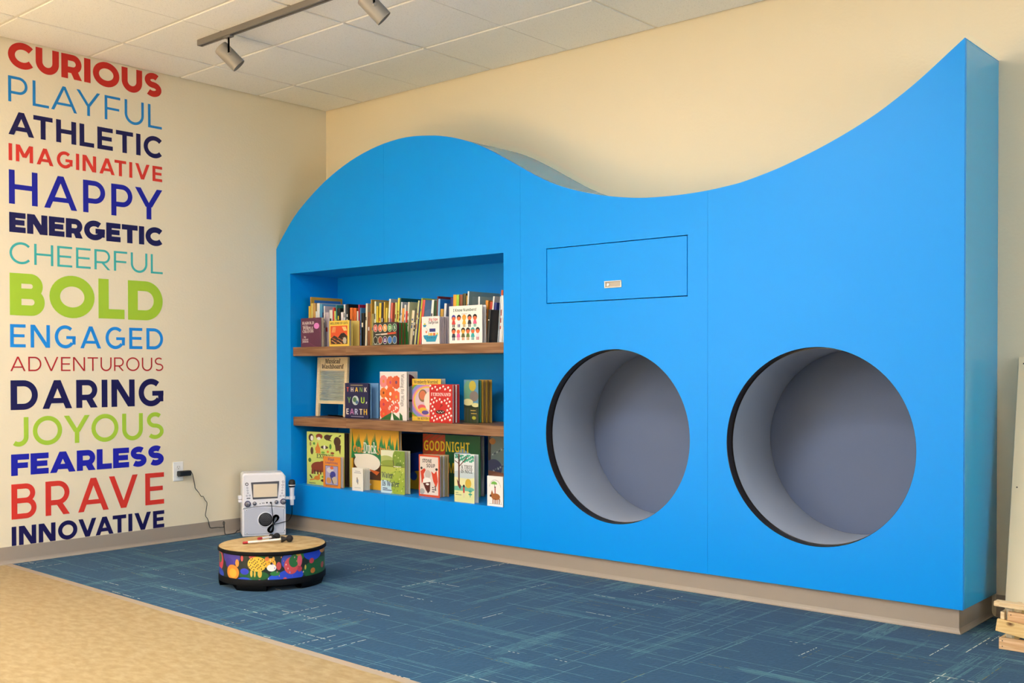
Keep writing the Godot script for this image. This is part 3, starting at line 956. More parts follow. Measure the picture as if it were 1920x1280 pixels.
# ---------------------------------------------------------------- books
# a closed book standing spine out; its lower right corner is the origin, it leans to the right
func build_top_row() -> void:
	# left edge, thickness, height, spine depth, lean, width of the boards, spine colour, cover colour, label
	var rows := """0.224 0.018 0.285 0.345 0 0.20 d9b93e d9b93e yellow spine-out book first at the left end of the top shelf
0.243 0.009 0.347 0.345 0 0.28 c79a2f c79a2f gold-framed tall spine-out book on the top shelf between the yellow and pale yellow ones
0.254 0.014 0.303 0.345 0 0.21 d8cc6a d8cc6a pale yellow spine-out book on the top shelf between the gold-framed tall and tan ones
0.269 0.032 0.303 0.345 0 0.22 c49a55 cfa868 tan spine-out book on the top shelf between the pale yellow and short pale blue ones
0.302 0.012 0.246 0.345 0 0.18 dfe3e6 a9b9c4 short pale blue spine-out book on the top shelf between the tan and light grey ones
0.315 0.029 0.301 0.345 0 0.23 e6e4e2 b9bcc4 light grey spine-out book on top shelf between short pale blue and sky blue
0.345 0.026 0.294 0.345 0 0.27 4f9bc4 5fa0cc sky blue spine-out book on the top shelf between the light grey and small navy ones
0.372 0.011 0.235 0.343 0 0.19 23215c 2b2a66 small navy spine-out book on the top shelf between the sky blue and white ones
0.385 0.011 0.279 0.342 0 0.17 e9e6e6 c2b8c4 white spine-out book on the top shelf between the small navy and thick lilac grey ones
0.398 0.038 0.234 0.341 0 0.18 c3b6c4 c3b6c4 thick lilac grey spine-out book on the top shelf between the white and cream white ones
0.438 0.031 0.250 0.337 0 0.18 e7e2dc cfc8c6 cream white spine-out book on the top shelf between the thick lilac grey and scarlet ones
0.471 0.013 0.265 0.334 0 0.18 c92f26 c92f26 scarlet spine-out book on the top shelf between the cream white and lime ones
0.485 0.013 0.242 0.333 0 0.18 cfd66a cfd66a lime spine-out book on the top shelf between the scarlet and sea green ones
0.500 0.011 0.281 0.332 0 0.20 2f7a72 2f7a72 sea green spine-out book on the top shelf between the lime and black ones
0.513 0.027 0.259 0.331 0 0.18 1d211f 1d211f black spine-out book on the top shelf between the sea green and labelled white ones
0.546 0.024 0.232 0.327 0 0.18 e6dfe6 d5cdd8 labelled white spine-out book on the top shelf between the black and tall grey ones
0.574 0.013 0.283 0.325 0 0.20 e4e2e2 bdbabd tall grey spine-out book on the top shelf between the labelled white and tall black ones
0.598 0.020 0.284 0.323 0 0.24 1a1614 1a1614 tall black spine-out book on the top shelf between the tall grey and orange ones
0.630 0.026 0.258 0.320 0 0.18 e07328 e07328 orange spine-out book on the top shelf between the tall black and burnt orange ones
0.660 0.030 0.255 0.317 0 0.18 d8651f d8651f burnt orange spine-out book on the top shelf between the orange and short pale grey ones
0.694 0.013 0.234 0.314 0 0.18 dfe0da b9bfb6 short pale grey spine-out book on the top shelf between the burnt orange and crimson ones
0.708 0.013 0.276 0.313 0 0.22 a3143a a3143a crimson spine-out book on the top shelf between the short pale grey and thin blue ones
0.723 0.009 0.255 0.311 0 0.19 4a86b8 3f7fb0 thin blue spine-out book on the top shelf between the crimson and low black ones
0.733 0.030 0.219 0.311 0 0.20 15110f 15110f low black spine-out book on the top shelf between the thin blue and patterned cream ones
0.766 0.017 0.281 0.307 2 0.19 e9dfc4 c9b28a patterned cream spine-out book on the top shelf between the low black and brown ones
0.789 0.025 0.224 0.305 1 0.19 8b5636 7d4a2e brown spine-out book on the top shelf between the patterned cream and gold-bordered big ones
0.817 0.008 0.306 0.305 1 0.27 c99a38 c99a38 gold-bordered big spine-out book on the top shelf between the brown and olive tan ones
0.828 0.019 0.212 0.305 1 0.19 9c9258 9c9258 olive tan spine-out book on the top shelf between the gold-bordered big and pale green ones
0.853 0.015 0.292 0.305 1 0.22 dfe6cf b4b48c pale green spine-out book on the top shelf between the olive tan and bright yellow ones
0.873 0.014 0.259 0.305 1 0.18 f0cf2f f0cf2f bright yellow spine-out book on top shelf between pale green and yellow and purple
0.894 0.021 0.279 0.305 2 0.19 e8c93a 5c2a6a yellow and purple spine-out book on top shelf between bright yellow and dark plum
0.921 0.013 0.280 0.305 2 0.19 2c1f2a 2c1f2a dark plum spine-out book on the top shelf between the yellow and purple and golden ones
0.939 0.011 0.284 0.305 2 0.19 d9b13c d9b13c golden spine-out book on the top shelf between the dark plum and short lemon ones
0.956 0.012 0.245 0.305 3 0.18 f2d75a f2d75a short lemon spine-out book on the top shelf between the golden and tall white ones
0.979 0.014 0.302 0.305 4 0.24 f0eeea b7babb tall white spine-out book on the top shelf between the short lemon and coral ones
0.999 0.016 0.276 0.305 4 0.19 dd6a55 dd6a55 coral spine-out book on the top shelf between the tall white and yellow-green striped ones
1.039 0.016 0.277 0.305 4 0.19 d5d77a cfd06c yellow-green striped spine-out book on the top shelf between the coral and tall yellow ones
1.062 0.016 0.304 0.305 4 0.22 ecd94e ecd94e tall yellow spine-out book on top shelf between yellow-green striped and tall dark teal
1.083 0.009 0.303 0.305 4 0.28 154d4d 154d4d tall dark teal spine-out book on top shelf between tall yellow and slim white
1.094 0.010 0.277 0.305 4 0.22 ecebe8 c3c6c8 slim white spine-out book on the top shelf between the tall dark teal and amber ones
1.107 0.018 0.236 0.305 4 0.18 ea9c3c ea9c3c amber spine-out book on the top shelf between the slim white and ivory ones
1.127 0.012 0.258 0.305 4 0.19 f0ebdf e2d9cb ivory spine-out book on the top shelf between the amber and short red ones
1.141 0.014 0.217 0.305 4 0.18 c8201f c8201f short red spine-out book on the top shelf between the ivory and leafy cream ones
1.158 0.012 0.274 0.305 4 0.20 eee6cc cfcf9e leafy cream spine-out book on the top shelf between the short red and speckled beige ones
1.183 0.024 0.219 0.305 8 0.17 e3d6b4 d8cba6 speckled beige spine-out book on the top shelf between the leafy cream and dark speckled ones
1.210 0.017 0.231 0.305 8 0.18 4a463e 6a7a4e dark speckled spine-out book on the top shelf between the speckled beige and light lime ones
1.229 0.012 0.281 0.305 8 0.21 dedf9f 8a9a5a light lime spine-out book on the top shelf between the dark speckled and indigo ones
1.244 0.010 0.280 0.305 8 0.24 2a2562 2a2562 indigo spine-out book on the top shelf between the light lime and acid green ones
1.256 0.012 0.295 0.305 8 0.22 c3c83f c3c83f acid green spine-out book on the top shelf between the indigo and coral and sky ones
1.270 0.022 0.283 0.305 8 0.24 d8544c 8fb4d8 coral and sky spine-out book on top shelf between acid green and narrow white
1.370 0.021 0.278 0.314 6 0.22 f1efe9 dfe3e6 narrow white spine-out book on top shelf between coral and sky and forest green
1.398 0.028 0.270 0.318 5 0.21 1f4a2a 1f4a2a forest green spine-out book on the top shelf between the narrow white and tall maroon ones
1.438 0.009 0.297 0.322 3 0.25 7a2018 7a2018 tall maroon spine-out book on the top shelf between the forest green and light blue ones
1.450 0.016 0.280 0.324 3 0.20 8fc2ea 2f7fc8 light blue spine-out book on top shelf between tall maroon and low gold and black
1.468 0.025 0.217 0.327 5 0.18 c59a3c 8a6a28 low gold and black spine-out book on top shelf between light blue and white edged slate
1.503 0.018 0.249 0.331 5 0.18 ecebee 8f9cb8 white edged slate spine-out book on top shelf between low gold and black and dark indigo
1.570 0.025 0.280 0.340 3 0.19 2a2470 2a2470 dark indigo spine-out book on top shelf between white edged slate and rainbow striped
1.602 0.025 0.297 0.344 2 0.20 e8a030 e06a6a rainbow striped spine-out book on the top shelf between the dark indigo and grass green ones
1.629 0.022 0.296 0.345 2 0.20 9fcb3c 9fcb3c grass green spine-out book on the top shelf between the rainbow striped and chestnut ones
1.654 0.027 0.295 0.345 2 0.20 8a4a2a 8a4a2a chestnut spine-out book on the top shelf between the grass green and dark olive ones
1.683 0.024 0.300 0.345 2 0.22 4a4a2a 4a4a2a dark olive spine-out book on the top shelf between the chestnut and ochre ones
1.708 0.007 0.287 0.345 3 0.20 d8a84a c8963a ochre spine-out book on the top shelf between the dark olive and tallest grey-green ones
1.717 0.011 0.312 0.345 3 0.28 eef0ee 93a89c tallest grey-green spine-out book on the top shelf between the ochre and mint white ones
1.809 0.013 0.276 0.345 2 0.19 eef2ee a9beb2 mint white spine-out book on the top shelf between the tallest grey-green and pumpkin ones
1.860 0.021 0.251 0.345 4 0.17 e0902c e0902c pumpkin spine-out book on the top shelf between the mint white and speckled red ones
1.883 0.019 0.241 0.345 7 0.19 d2432f d2432f speckled red spine-out book on the top shelf between the pumpkin and lettered white ones
1.904 0.011 0.274 0.345 7 0.22 e9e6e2 cfcac6 lettered white spine-out book on the top shelf between the speckled red and royal blue ones
1.917 0.019 0.236 0.345 7 0.20 1f2f80 1f2f80 royal blue spine-out book on the top shelf between the lettered white and leaning black ones
1.945 0.020 0.191 0.415 5 0.21 121110 141312 leaning black spine-out book on the top shelf between the royal blue and icy white ones
1.968 0.005 0.271 0.345 5 0.20 d9e6ee c3d6e0 icy white spine-out book on top shelf between leaning black and red-topped tall white
1.981 0.015 0.305 0.345 4 0.20 f0eeee e2e0e0 red-topped tall white spine-out book on top shelf between icy white and thin white
1.997 0.008 0.267 0.345 4 0.20 f0f0ee dcdcda thin white spine-out book on top shelf between red-topped tall white and pale sage
2.008 0.007 0.248 0.345 4 0.20 e6e8e2 cfd4cc pale sage spine-out book, last of the top shelf row, beside the thin white one"""
	var rng := RandomNumberGenerator.new()
	rng.seed = 12
	var i := 0
	for line in rows.split("\n"):
		var f := line.split(" ", true, 8)
		var x := f[0].to_float(); var t := f[1].to_float(); var h := f[2].to_float(); var z := f[3].to_float()
		var lean := deg_to_rad(f[4].to_float()); var w: float = min(f[5].to_float(), z - 0.034)
		var o := thing("book", f[8], "book", Vector3(x + t / cos(lean), SHELF1, z), 0.0, "spine-out picture books on the top shelf")
		o.rotation.z = -lean
		var b := 0.0018
		var cov := MB.new()
		cov.box(Vector3(-b, 0, -w), Vector3(0, h, -0.0005), 0.0004)
		cov.box(Vector3(-t, 0, -w), Vector3(-t + b, h, -0.0005), 0.0004)
		var m := cov.into(ArrayMesh.new(), mat(f[7], 0.38))
		var sp := MB.new()
		var round_spine := PackedVector2Array()
		for k in 7:
			var a := PI * k / 6.0
			round_spine.append(Vector2(-t * 0.5 + t * 0.5 * cos(a), min(0.003, t * 0.2) * sin(a)))
		round_spine.append(Vector2(-t, -0.0022)); round_spine.append(Vector2(0, -0.0022))
		sp.t = Transform3D(Basis(Vector3.RIGHT, -PI / 2), Vector3.ZERO)
		for k in round_spine.size(): round_spine[k].y = -round_spine[k].y
		sp.prism(round_spine, 0.0, h)
		sp.into(m, mat(f[6], 0.38))
		node("cover", m, o)
		var pg := MB.new()
		pg.box(Vector3(-t + b, 0.003, -w + 0.004), Vector3(-b, h - 0.003, -0.003))
		obj("pages", pg, mat("e9e2cf", 0.8), o)
		# bands of print on the spine
		if t > 0.008:
			var bulge: float = min(0.003, t * 0.2)
			var n := rng.randi_range(1, 3)
			var y := h * rng.randf_range(0.55, 0.8)
			var dark := col(f[6]).get_luminance() < 0.42
			var inks := ["efe9da", "f1d84a", "e8e8f0"] if dark else ["2a2a3a", "a5281f", "3a5a8a", "1f1a18"]
			var ink := mat(inks[rng.randi() % inks.size()], 0.5)
			for k in n:
				var hh := h * rng.randf_range(0.03, 0.13)
				var lb := MB.new()
				lb.box(Vector3(-t * 0.72, y - hh, bulge * 0.5), Vector3(-t * 0.28, y, bulge + 0.0002))
				obj("spine_label", lb, ink, o)
				y -= hh + h * rng.randf_range(0.02, 0.1)
		cover_details(i, o, t, h, w)
		i += 1


func side_plate(o: Node3D, called: String, z0: float, y0: float, z1: float, y1: float, m: Material) -> void:
	var mb := MB.new()
	var e := 0.0004
	mb.quad(Vector3(e, y0, z0), Vector3(e, y0, z1), Vector3(e, y1, z1), Vector3(e, y1, z0))
	mb.quad(Vector3(e, y1, z0), Vector3(0, y1, z0), Vector3(0, y1, z1), Vector3(e, y1, z1))
	obj(called, mb, m, o)


func side_letter(o: Node3D, s: String, z: float, y: float, tall: float, c: String, serif := true) -> void:
	var f := SystemFont.new()
	f.font_names = PackedStringArray(["Droid Serif" if serif else "Droid Sans"])
	f.font_weight = 700
	var tm := TextMesh.new()
	tm.text = s; tm.font = f; tm.font_size = 32; tm.pixel_size = tall / 24.0; tm.depth = 0.0006; tm.curve_step = 2.0
	tm.material = mat(c, 0.5)
	var n := node("cover_letter", tm, o)
	n.position = Vector3(0.0005, y, z)
	n.rotation.y = PI / 2


# what shows on the right-hand boards of the taller books
func cover_details(i: int, o: Node3D, t: float, h: float, w: float) -> void:
	match i:
		1:
			side_plate(o, "cover_picture", -0.028, 0.03, -w + 0.018, h - 0.02, tmat(Art.new(64, 64, col("2f6fb4")).ell(60, 30, 60, 12, col("5c8fc4")).ell(20, 60, 40, 30, col("3f4f7c")).tex()))
		8: side_letter(o, "E", -0.10, h - 0.035, 0.035, "5a1512")
		9: side_letter(o, "n", -0.09, h - 0.03, 0.03, "6a6070", false)
		16: side_letter(o, "C", -0.10, h - 0.05, 0.022, "5a5a66")
		23: side_letter(o, "P", -0.055, h - 0.07, 0.03, "f0ece6", false)
		26:
			side_plate(o, "cover_picture", -0.05, h - 0.075, -0.14, h - 0.035, mat("1c2f62", 0.4))
		38: side_letter(o, "M U L", -0.12, h - 0.03, 0.018, "e8e6dc")
		62: side_plate(o, "cover_picture", -0.03, 0.02, -w + 0.02, h - 0.03, mat("a8b6ac", 0.4))
	if o.get_meta("label").begins_with("coral and sky"):
		side_plate(o, "cover_picture", -0.006, 0.012, -w + 0.004, h - 0.004, tmat(Art.new(96, 128, col("8db4dc")).ell(30, 40, 40, 22, col("a9c6e2")).ell(75, 62, 30, 18, col("b5c8de")).rect(0, 78, 100, 100, col("5c8a3c")).ell(60, 78, 45, 8, col("6a5a3a")).ell(25, 88, 30, 8, col("3f7a30")).tex()))
	if o.get_meta("label").begins_with("light blue"):
		side_plate(o, "cover_picture", -0.006, 0.01, -w + 0.004, h - 0.006, tmat(Art.new(64, 96, col("1f78c8")).ring(50, 40, 24, 20, 9, col("3f6a30")).ell(62, 30, 14, 8, col("48762f")).rect(0, 80, 100, 100, col("d8b030")).tex()))
	if o.get_meta("label").begins_with("leaning black"):
		side_plate(o, "cover_seal", -0.15, h * 0.45, -0.175, h * 0.62, mat("9a7d2a", 0.4))
	if o.get_meta("label").begins_with("lettered white"):
		side_letter(o, "Tao", -0.08, h - 0.035, 0.02, "55555c")
	if o.get_meta("label").begins_with("red-topped"):
		var mb := MB.new()
		mb.box(Vector3(-t - 0.0006, h - 0.03, -w), Vector3(0.0008, h + 0.0005, 0.0036), 0.0005)
		obj("red_band", mb, mat("c4502c", 0.4), o)


# a picture book standing open with its front cover towards the room; the origin is the foot of its spine edge
func open_book(label: String, group: String, x: float, y: float, z: float, w: float, h: float, phi: float, spine: float, art: Texture2D, board: String, inner: String, back_art: Texture2D = null, alpha := 0.0, leaves := 3, leaf := "ece7da", tilt := 0.0) -> Node3D:
	var o := thing("picture_book", label, "book", Vector3(x, y, z), 0.0, group)
	o.rotation.x = -tilt
	var b := 0.0025
	var m := MB.new()
	m.box(Vector3(0, 0, -b), Vector3(w, h, 0), 0.0006)
	var mesh := m.into(ArrayMesh.new(), mat(board, 0.4))
	m = MB.new()
	m.quad(Vector3(0.0008, 0.0008, 0.0002), Vector3(w - 0.0008, 0.0008, 0.0002), Vector3(w - 0.0008, h - 0.0008, 0.0002), Vector3(0.0008, h - 0.0008, 0.0002))
	m.into(mesh, tmat(art, 0.36))
	var fc := node("front_cover", mesh, o)
	fc.rotation.y = -alpha
	m = MB.new()
	m.box(Vector3(-0.0012, 0, -spine - b), Vector3(0.0012, h, -b * 0.5), 0.0008)
	obj("spine", m, mat(board, 0.4), o)
	m = MB.new()
	m.box(Vector3(0, 0, -b), Vector3(w, h, 0), 0.0006)
	mesh = m.into(ArrayMesh.new(), mat(board, 0.4))
	m = MB.new()
	m.quad(Vector3(0.002, 0.0008, 0.0002), Vector3(w - 0.0015, 0.0008, 0.0002), Vector3(w - 0.0015, h - 0.0008, 0.0002), Vector3(0.002, h - 0.0008, 0.0002))
	m.into(mesh, tmat(back_art, 0.5) if back_art else mat(inner, 0.55))
	var bc := node("back_cover", mesh, o)
	bc.position = Vector3(0, 0, -spine - b * 0.5)
	bc.rotation.y = phi
	for k in leaves:
		var s := (k + 0.5) / leaves
		m = MB.new()
		var thick: float = clamp(spine / leaves * 0.55, 0.0012, 0.006)
		m.prism(PackedVector2Array([Vector2(0.001, -thick * 0.5), Vector2(w * 0.965, -thick * 0.5), Vector2(w * 0.972, 0), Vector2(w * 0.965, thick * 0.5), Vector2(0.001, thick * 0.5)]), 0.003, h - 0.003)
		var lf := obj("page_block", m, mat(leaf if k % 2 == 0 else inner, 0.8), o)
		lf.basis = Basis(Vector3.UP, lerp(-alpha, phi, 0.06 + 0.2 * s if leaves <= 2 else 0.12 + 0.7 * s)) * Basis(Vector3.RIGHT, -PI / 2)
		lf.position = Vector3(0, 0, -b - (spine - b) * s * 0.9 - 0.0015)
	return o


func build_front_books() -> void:
	var top := "picture books facing out on the top shelf"
	var midg := "picture books facing out on the middle shelf"
	var low := "picture books facing out on the alcove floor"
	var W := col("f4efe8"); var K := col("1d1a18")
	# ---- top shelf
	var a := Art.new(200, 190, col("5e2c48"))
	for k in 5: a.line(60 + k * 9, 0, 100, 12 + k * 22, 0.8, col("8a4468")); a.line(0, 60 + k * 9, 70 + k * 6, 100, 0.7, col("7c3a5e"))
	a.text("HAROLD", 36, 17, 10.5, 68, W, true).text("and the", 22, 27, 6, 40, W, true, false).text("PURPLE", 36, 35, 10, 64, W, true).text("CRAYON", 36, 46, 10, 66, W, true)
	a.ell(78, 28, 13, 10.5, col("e487d0")).text("by", 20, 66, 7, 12, W, true).text("Crockett", 22, 74, 7, 30, W, true).text("Johnson", 22, 82, 7, 30, W, true)
	open_book("plum purple book with white serif title and pink disc, on the top shelf", top, 0.222, SHELF1, 0.41, 0.216, 0.198, 0.05, 0.012, a.tex(), "5e2c48", "cfc3a2")
	a = Art.new(210, 172, col("ecc84e"))
	a.text("MILLIONS OF CATS", 50, 10, 9, 88, col("3a3a20")).rect(7, 20, 92, 92, col("df5427"))
	a.poly([7, 70, 25, 58, 45, 66, 60, 50, 75, 48, 92, 62, 92, 92, 7, 92], col("33231c"))
	for k in 46: a.ell(9 + fmod(k * 17.3, 80), 66 + fmod(k * 7.7, 24), 2.4, 1.8, col("b0562e") if k % 3 else col("e0a868"))
	for k in 4: a.line(66 + k * 5, 24, 76 + k * 4, 40, 3, col("ead48a")); a.line(14 + k * 5, 46, 20 + k * 4, 24, 1.6, col("ead48a"))
	a.ell(78, 78, 9, 13, col("b9b2a2")).ring(78, 78, 9, 13, 1, col("7a7668"))
	open_book("yellow book with orange and black picture and grey oval, beside the purple one", top, 0.533, SHELF1, 0.418, 0.203, 0.170, 0.40, 0.022, a.tex(), "e4c552", "e8cc6c", null, 0.0, 2, "c4bcb4")
	a = Art.new(230, 144, col("37362e"))
	var ring_cols := ["c9382f", "dd5a2c", "e8932e", "3f9e4a", "1f6a45", "24231f", "95402a", "4c2a72", "3a72c4", "3f6a9c"]
	for k in 10:
		var cx := 10.0 + 20.0 * (k % 5); var cy := 24.0 if k < 5 else 78.0
		a.ell(cx, cy, 9.2, 17.5, col("cfd4c6")).ell(cx, cy, 8.0, 15.4, col(ring_cols[k]))
		if k < 5: a.text("HANDS"[k], cx, cy, 17, 9, W, true)
	a.line(10, 53, 40, 51, 3, col("b8b8b0")).line(34, 52, 66, 50, 4, col("e2d2c2")).line(60, 50, 96, 47, 5, col("d6502e")).rect(47, 72, 53, 77, W).rect(45, 80, 55, 85, W).rect(2, 95, 30, 98, col("a8a89c"))
	var pans := open_book("dark board book with ten round paint pans and brush on its cover", top, 0.970, SHELF1, 0.418, 0.224, 0.144, 0.40, 0.024, a.tex(), "37362e", "2f8a3a", null, 0.0, 5, "8a5230")
	(pans.get_node("page_block") as MeshInstance3D).material_override = mat("7a1f3a", 0.6)
	a = Art.new(160, 170, col("f3e8e4"))
	a.text("Big Size", 66, 12, 10, 54, col("b3242e")).text("Surprise", 66, 23, 10, 56, col("2a2630"))
	a.poly([6, 30, 28, 30, 22, 38, 10, 38], col("2f86b4")).rect(12, 24, 22, 30, col("c4c44c"))
	a.poly([8, 68, 92, 66, 80, 88, 78, 92, 26, 92, 24, 86, 14, 80], col("2592b8")).rect(44, 44, 78, 56, col("2e3176")).rect(44, 56, 78, 60, col("dfe6ee")).rect(36, 60, 80, 70, col("e9c98a"))
	a.rect(48, 60, 58, 70, col("e8a33c")).rect(66, 60, 76, 70, col("d95a40")).rect(84, 60, 92, 67, col("c9bf4c")).rect(22, 52, 30, 60, col("d86a44")).line(26, 42, 42, 62, 1, col("5a5a66"))
	for k in 5: a.ell(34 + k * 10, 77, 2, 2, col("174a74"))
	open_book("small white book with toy boat picture and red title, top shelf", top, 1.414, SHELF1, 0.418, 0.152, 0.168, 0.36, 0.034, a.tex(), "efe6e2", "c9bcc4", null, 0.0, 5, "e4d6dc")
	a = Art.new(270, 222, col("f5ede7"))
	a.text("I Know Numbers!", 48, 11, 8, 70, col("2c5a4c")).rect(38, 21, 56, 22.5, col("b9b2b8"))
	var skin := ["d9673c", "e0703f", "e2a23c", "dd6a3a", "dd6a3a"]
	var tops := ["c93a3a", "e9e6ea", "e8b03c", "1f1d22", "e2588c", "2a2a44", "e0609a", "5a5a30", "5f7a3a", "2ba0a8", "d9d9e4"]
	var legs := ["2a2a30", "2a2a6a", "b08a3c", "2a2a30", "2c9a86", "2a2a4a", "d06a8a", "c06a3a", "b07a3c", "2a8a94", "b04a6a"]
	for k in 11:
		var cx := (14.0 + 16.2 * k) if k < 5 else (14.0 + 14.6 * (k - 5)); var cy := 33.0 if k < 5 else 68.0
		a.ell(cx, cy - 2, 6.2, 7.5, col(["3a3a9a", "1d1a1c", "e0922e", "1d1a1c", "1d1a1c", "1d1a1c", "f4ede7", "1d1a1c", "1d1a1c", "2b98a4", "1d1a1c"][k])).ell(cx, cy + 1, 5.2, 5.4, col(skin[k % 5]))
		a.poly([cx - 3.5, cy + 6, cx + 3.5, cy + 6, cx + 6, cy + 16, cx - 6, cy + 16], col(tops[k])).rect(cx - 3.5, cy + 16, cx - 0.7, cy + 24, col(legs[k])).rect(cx + 0.7, cy + 16, cx + 3.5, cy + 24, col(legs[k]))
	open_book("large white book with two rows of cartoon children, at top shelf's right end", top, 1.647, SHELF1, 0.418, 0.268, 0.222, 0.07, 0.014, a.tex(), "f0eae6", "e9e4e0", null, 0.0, 2, "3a3a3e")
	# ---- middle shelf
	a = Art.new(220, 250, col("211c4c"))
	var bright := ["e2574a", "e9dfd6", "f0c53c", "6fa24a", "e0dcd0", "9fc43a", "dcd6c8", "e6e0d4", "c47ab8", "b9c4e8", "e8d8b0", "d9b23c"]
	for k in 5: a.text("THANK"[k], 12 + 19 * k, 18, 13, 17, col(bright[k]))
	a.text("Y", 18, 48, 17, 18, col("78a44c")).ell(45, 49, 14, 13.5, col("c8d4d0")).ell(42, 47, 8, 7, col("4f7a52")).ell(51, 54, 6, 5, col("4a6f96")).text("U", 76, 48, 18, 20, col("a9cf3c")).text(",", 92, 55, 18, 6, W)
	for k in 5: a.text("EARTH"[k], 11 + 19 * k, 81, 17, 18, col(bright[7 + k]))
	a.rect(24, 4.5, 76, 6.5, col("b9a878")).rect(26, 94, 80, 96, col("a9a6c0"))
	open_book("navy book with many-coloured letters in three lines, beside the washboard", midg, 0.578, SHELF2, 0.322, 0.237, 0.235, 0.36, 0.02, a.tex(), "211c4c", "7fb2e2", null, 0.0, 2, "27244e")
	a = Art.new(250, 300, col("efe7e3"))
	for q in [[14, 20, 15, "e88a8a", "e8943c"], [40, 22, 15, "e8704c", "c84a78"], [62, 22, 16, "e0603c", "7a4a6a"], [14, 44, 13, "ea7a2a", "7a3a2a"], [40, 46, 18, "e5662f", "f0e6dc"], [62, 52, 15, "ea6a44", "e0a03c"], [14, 68, 15, "e8583a", "c43a5a"], [36, 76, 18, "e05a40", "f0b0a0"], [60, 74, 13, "e6604e", "f3dccf"], [14, 88, 13, "e85030", "e08a3c"]]:
		for k in 9: a.ell(q[0] + q[2] * 0.62 * cos(k * TAU / 9), q[1] + q[2] * 0.52 * sin(k * TAU / 9), q[2] * 0.42, q[2] * 0.36, col(q[3]))
		a.ell(q[0], q[1], q[2] * 0.6, q[2] * 0.5, col(q[3])).ell(q[0], q[1], q[2] * 0.26, q[2] * 0.22, col(q[4]))
	for k in 16: a.ell(38 + fmod(k * 13.7, 34), 56 + fmod(k * 9.1, 30), 2.2, 1.7, W)
	a.poly([0, 100, 20, 92, 46, 84, 72, 96, 74, 100], col("2d6a35")).poly([40, 100, 46, 82, 52, 100], W)
	a.rect(74, 0, 100, 84, col("efe7e3")).poly([74, 84, 84, 90, 86, 100, 74, 100], col("2d6a35")).text("Waiting for Wings", 84, 38, 11, 66, col("4a4040"), true, false, true)
	var b := Art.new(200, 260, col("c4bec4"))
	b.ell(72, 18, 22, 13, col("5a1b34")).poly([0, 50, 30, 30, 100, 22, 60, 38, 20, 60], col("2a2226")).rect(0, 58, 100, 62, col("3a2a2c")).rect(62, 40, 76, 100, col("2a2226")).ell(60, 78, 20, 8, col("5d8a3a")).ell(74, 90, 18, 6, col("6d9a44"))
	open_book("tall white book crowded with orange and pink flowers, on the middle shelf", midg, 0.930, SHELF2, 0.326, 0.252, 0.311, 0.36, 0.02, a.tex(), "ece6e2", "d8d2d0", b.tex(), 0.0, 1)
	a = Art.new(250, 265, col("e6c3c0"))
	for q in [[78, "e07a2e"], [72, "7aa83c"], [66, "8d90d8"], [55, "e28ab0"], [50, "eecb52"], [45, "dcc0d0"]]: a.ell(55, 52, q[0], q[0] * 0.95 * 0.72, col(q[1]))
	a.ell(38, 40, 15, 15, col("8a6a4c")).ell(37, 39, 11, 11, col("d97a55")).ell(62, 52, 20, 22, col("efe6d6")).ell(34, 68, 14, 7, col("e05a6a")).ell(38, 74, 14, 6, col("e8b83c")).ell(46, 80, 12, 5, col("5a4a9a"))
	a.rect(0, 0, 100, 14, col("eec64a")).rect(0, 90, 100, 100, col("eec64a")).text("Wemberly Worried", 48, 8, 8, 84, col("3a3040"), true).text("by KEVIN H", 42, 95, 5.5, 56, col("3a3040"), true)
	open_book("book with yellow title bands and rainbow rings, behind the red flowered one", midg, 1.189, SHELF2, 0.285, 0.257, 0.266, 0.09, 0.014, a.tex(), "eec64a", "a8c4dc")
	a = Art.new(200, 235, col("c9221f"))
	for k in 66:
		var cx := 4.0 + 92.0 * fmod(k * 0.618034, 1.0); var cy := 4.0 + 1.4 * k
		if (cy > 16 and cy < 36) or (abs(cx - 48) < 23 and cy > 46 and cy < 80): continue
		a.ell(cx, cy, 4, 3.2, W).ell(cx + 1.5, cy + 1.8, 1.6, 1.3, col("d06060"))
	a.text("FERDINAND", 50, 26, 9, 88, W, true).ell(48, 72, 20, 5, col("241512"))
	for k in 5: a.ell(36 + k * 6, 71 + (k % 2) * 2, 1.8, 1.5, W)
	for k in 5: a.line(46 + k, 62 - k, 52 + k * 2, 50 + k, 2, col("8a1a18"))
	open_book("red book scattered with white flowers, on the middle shelf", midg, 1.446, SHELF2, 0.385, 0.195, 0.234, 0.20, 0.024, a.tex(), "c9221f", "b8242a", null, 0.0, 3, "e6e4e6")
	a = Art.new(150, 260, col("4f93b4"))
	a.poly([0, 0, 100, 0, 100, 60, 0, 60], col("5f9ac0")).ell(30, 30, 34, 28, col("6fa98f")).ell(60, 14, 24, 12, col("c9b84a")).ell(70, 38, 30, 12, col("8a7f7a")).poly([0, 48, 30, 46, 100, 60, 100, 100, 0, 100], col("2f3a26")).ell(28, 52, 36, 8, col("e3dda2")).ell(80, 58, 26, 5, col("d9d8a0"))
	for k in 9: a.line(8 + k * 10, 66, 5 + k * 11, 98, 3, col("4a5a3a") if k % 2 else col("55606a"))
	a.rect(46, 70, 82, 72, col("c8a850")).rect(50, 77, 88, 79, col("c8a850")).ell(70, 88, 14, 4, col("a9a83c"))
	var scape := open_book("book with blue and green landscape cover, fanned open, right of the red one", midg, 1.63, SHELF2, 0.272, 0.150, 0.262, 0.42, 0.042, a.tex(), "3f6a5a", "d9a93e", null, 0.20, 5, "9a7a4e")
	(scape.get_node("page_block") as MeshInstance3D).material_override = mat("3f8f72", 0.6)
	# ---- alcove floor
	a = Art.new(300, 270, col("cfdc72"))
	var br := col("4a2a1c"); var rd := col("8a3a22"); var org := col("d9822e")
	a.text("EXTINCT", 50, 45, 8.5, 66, col("1f2c1a"), true, true)
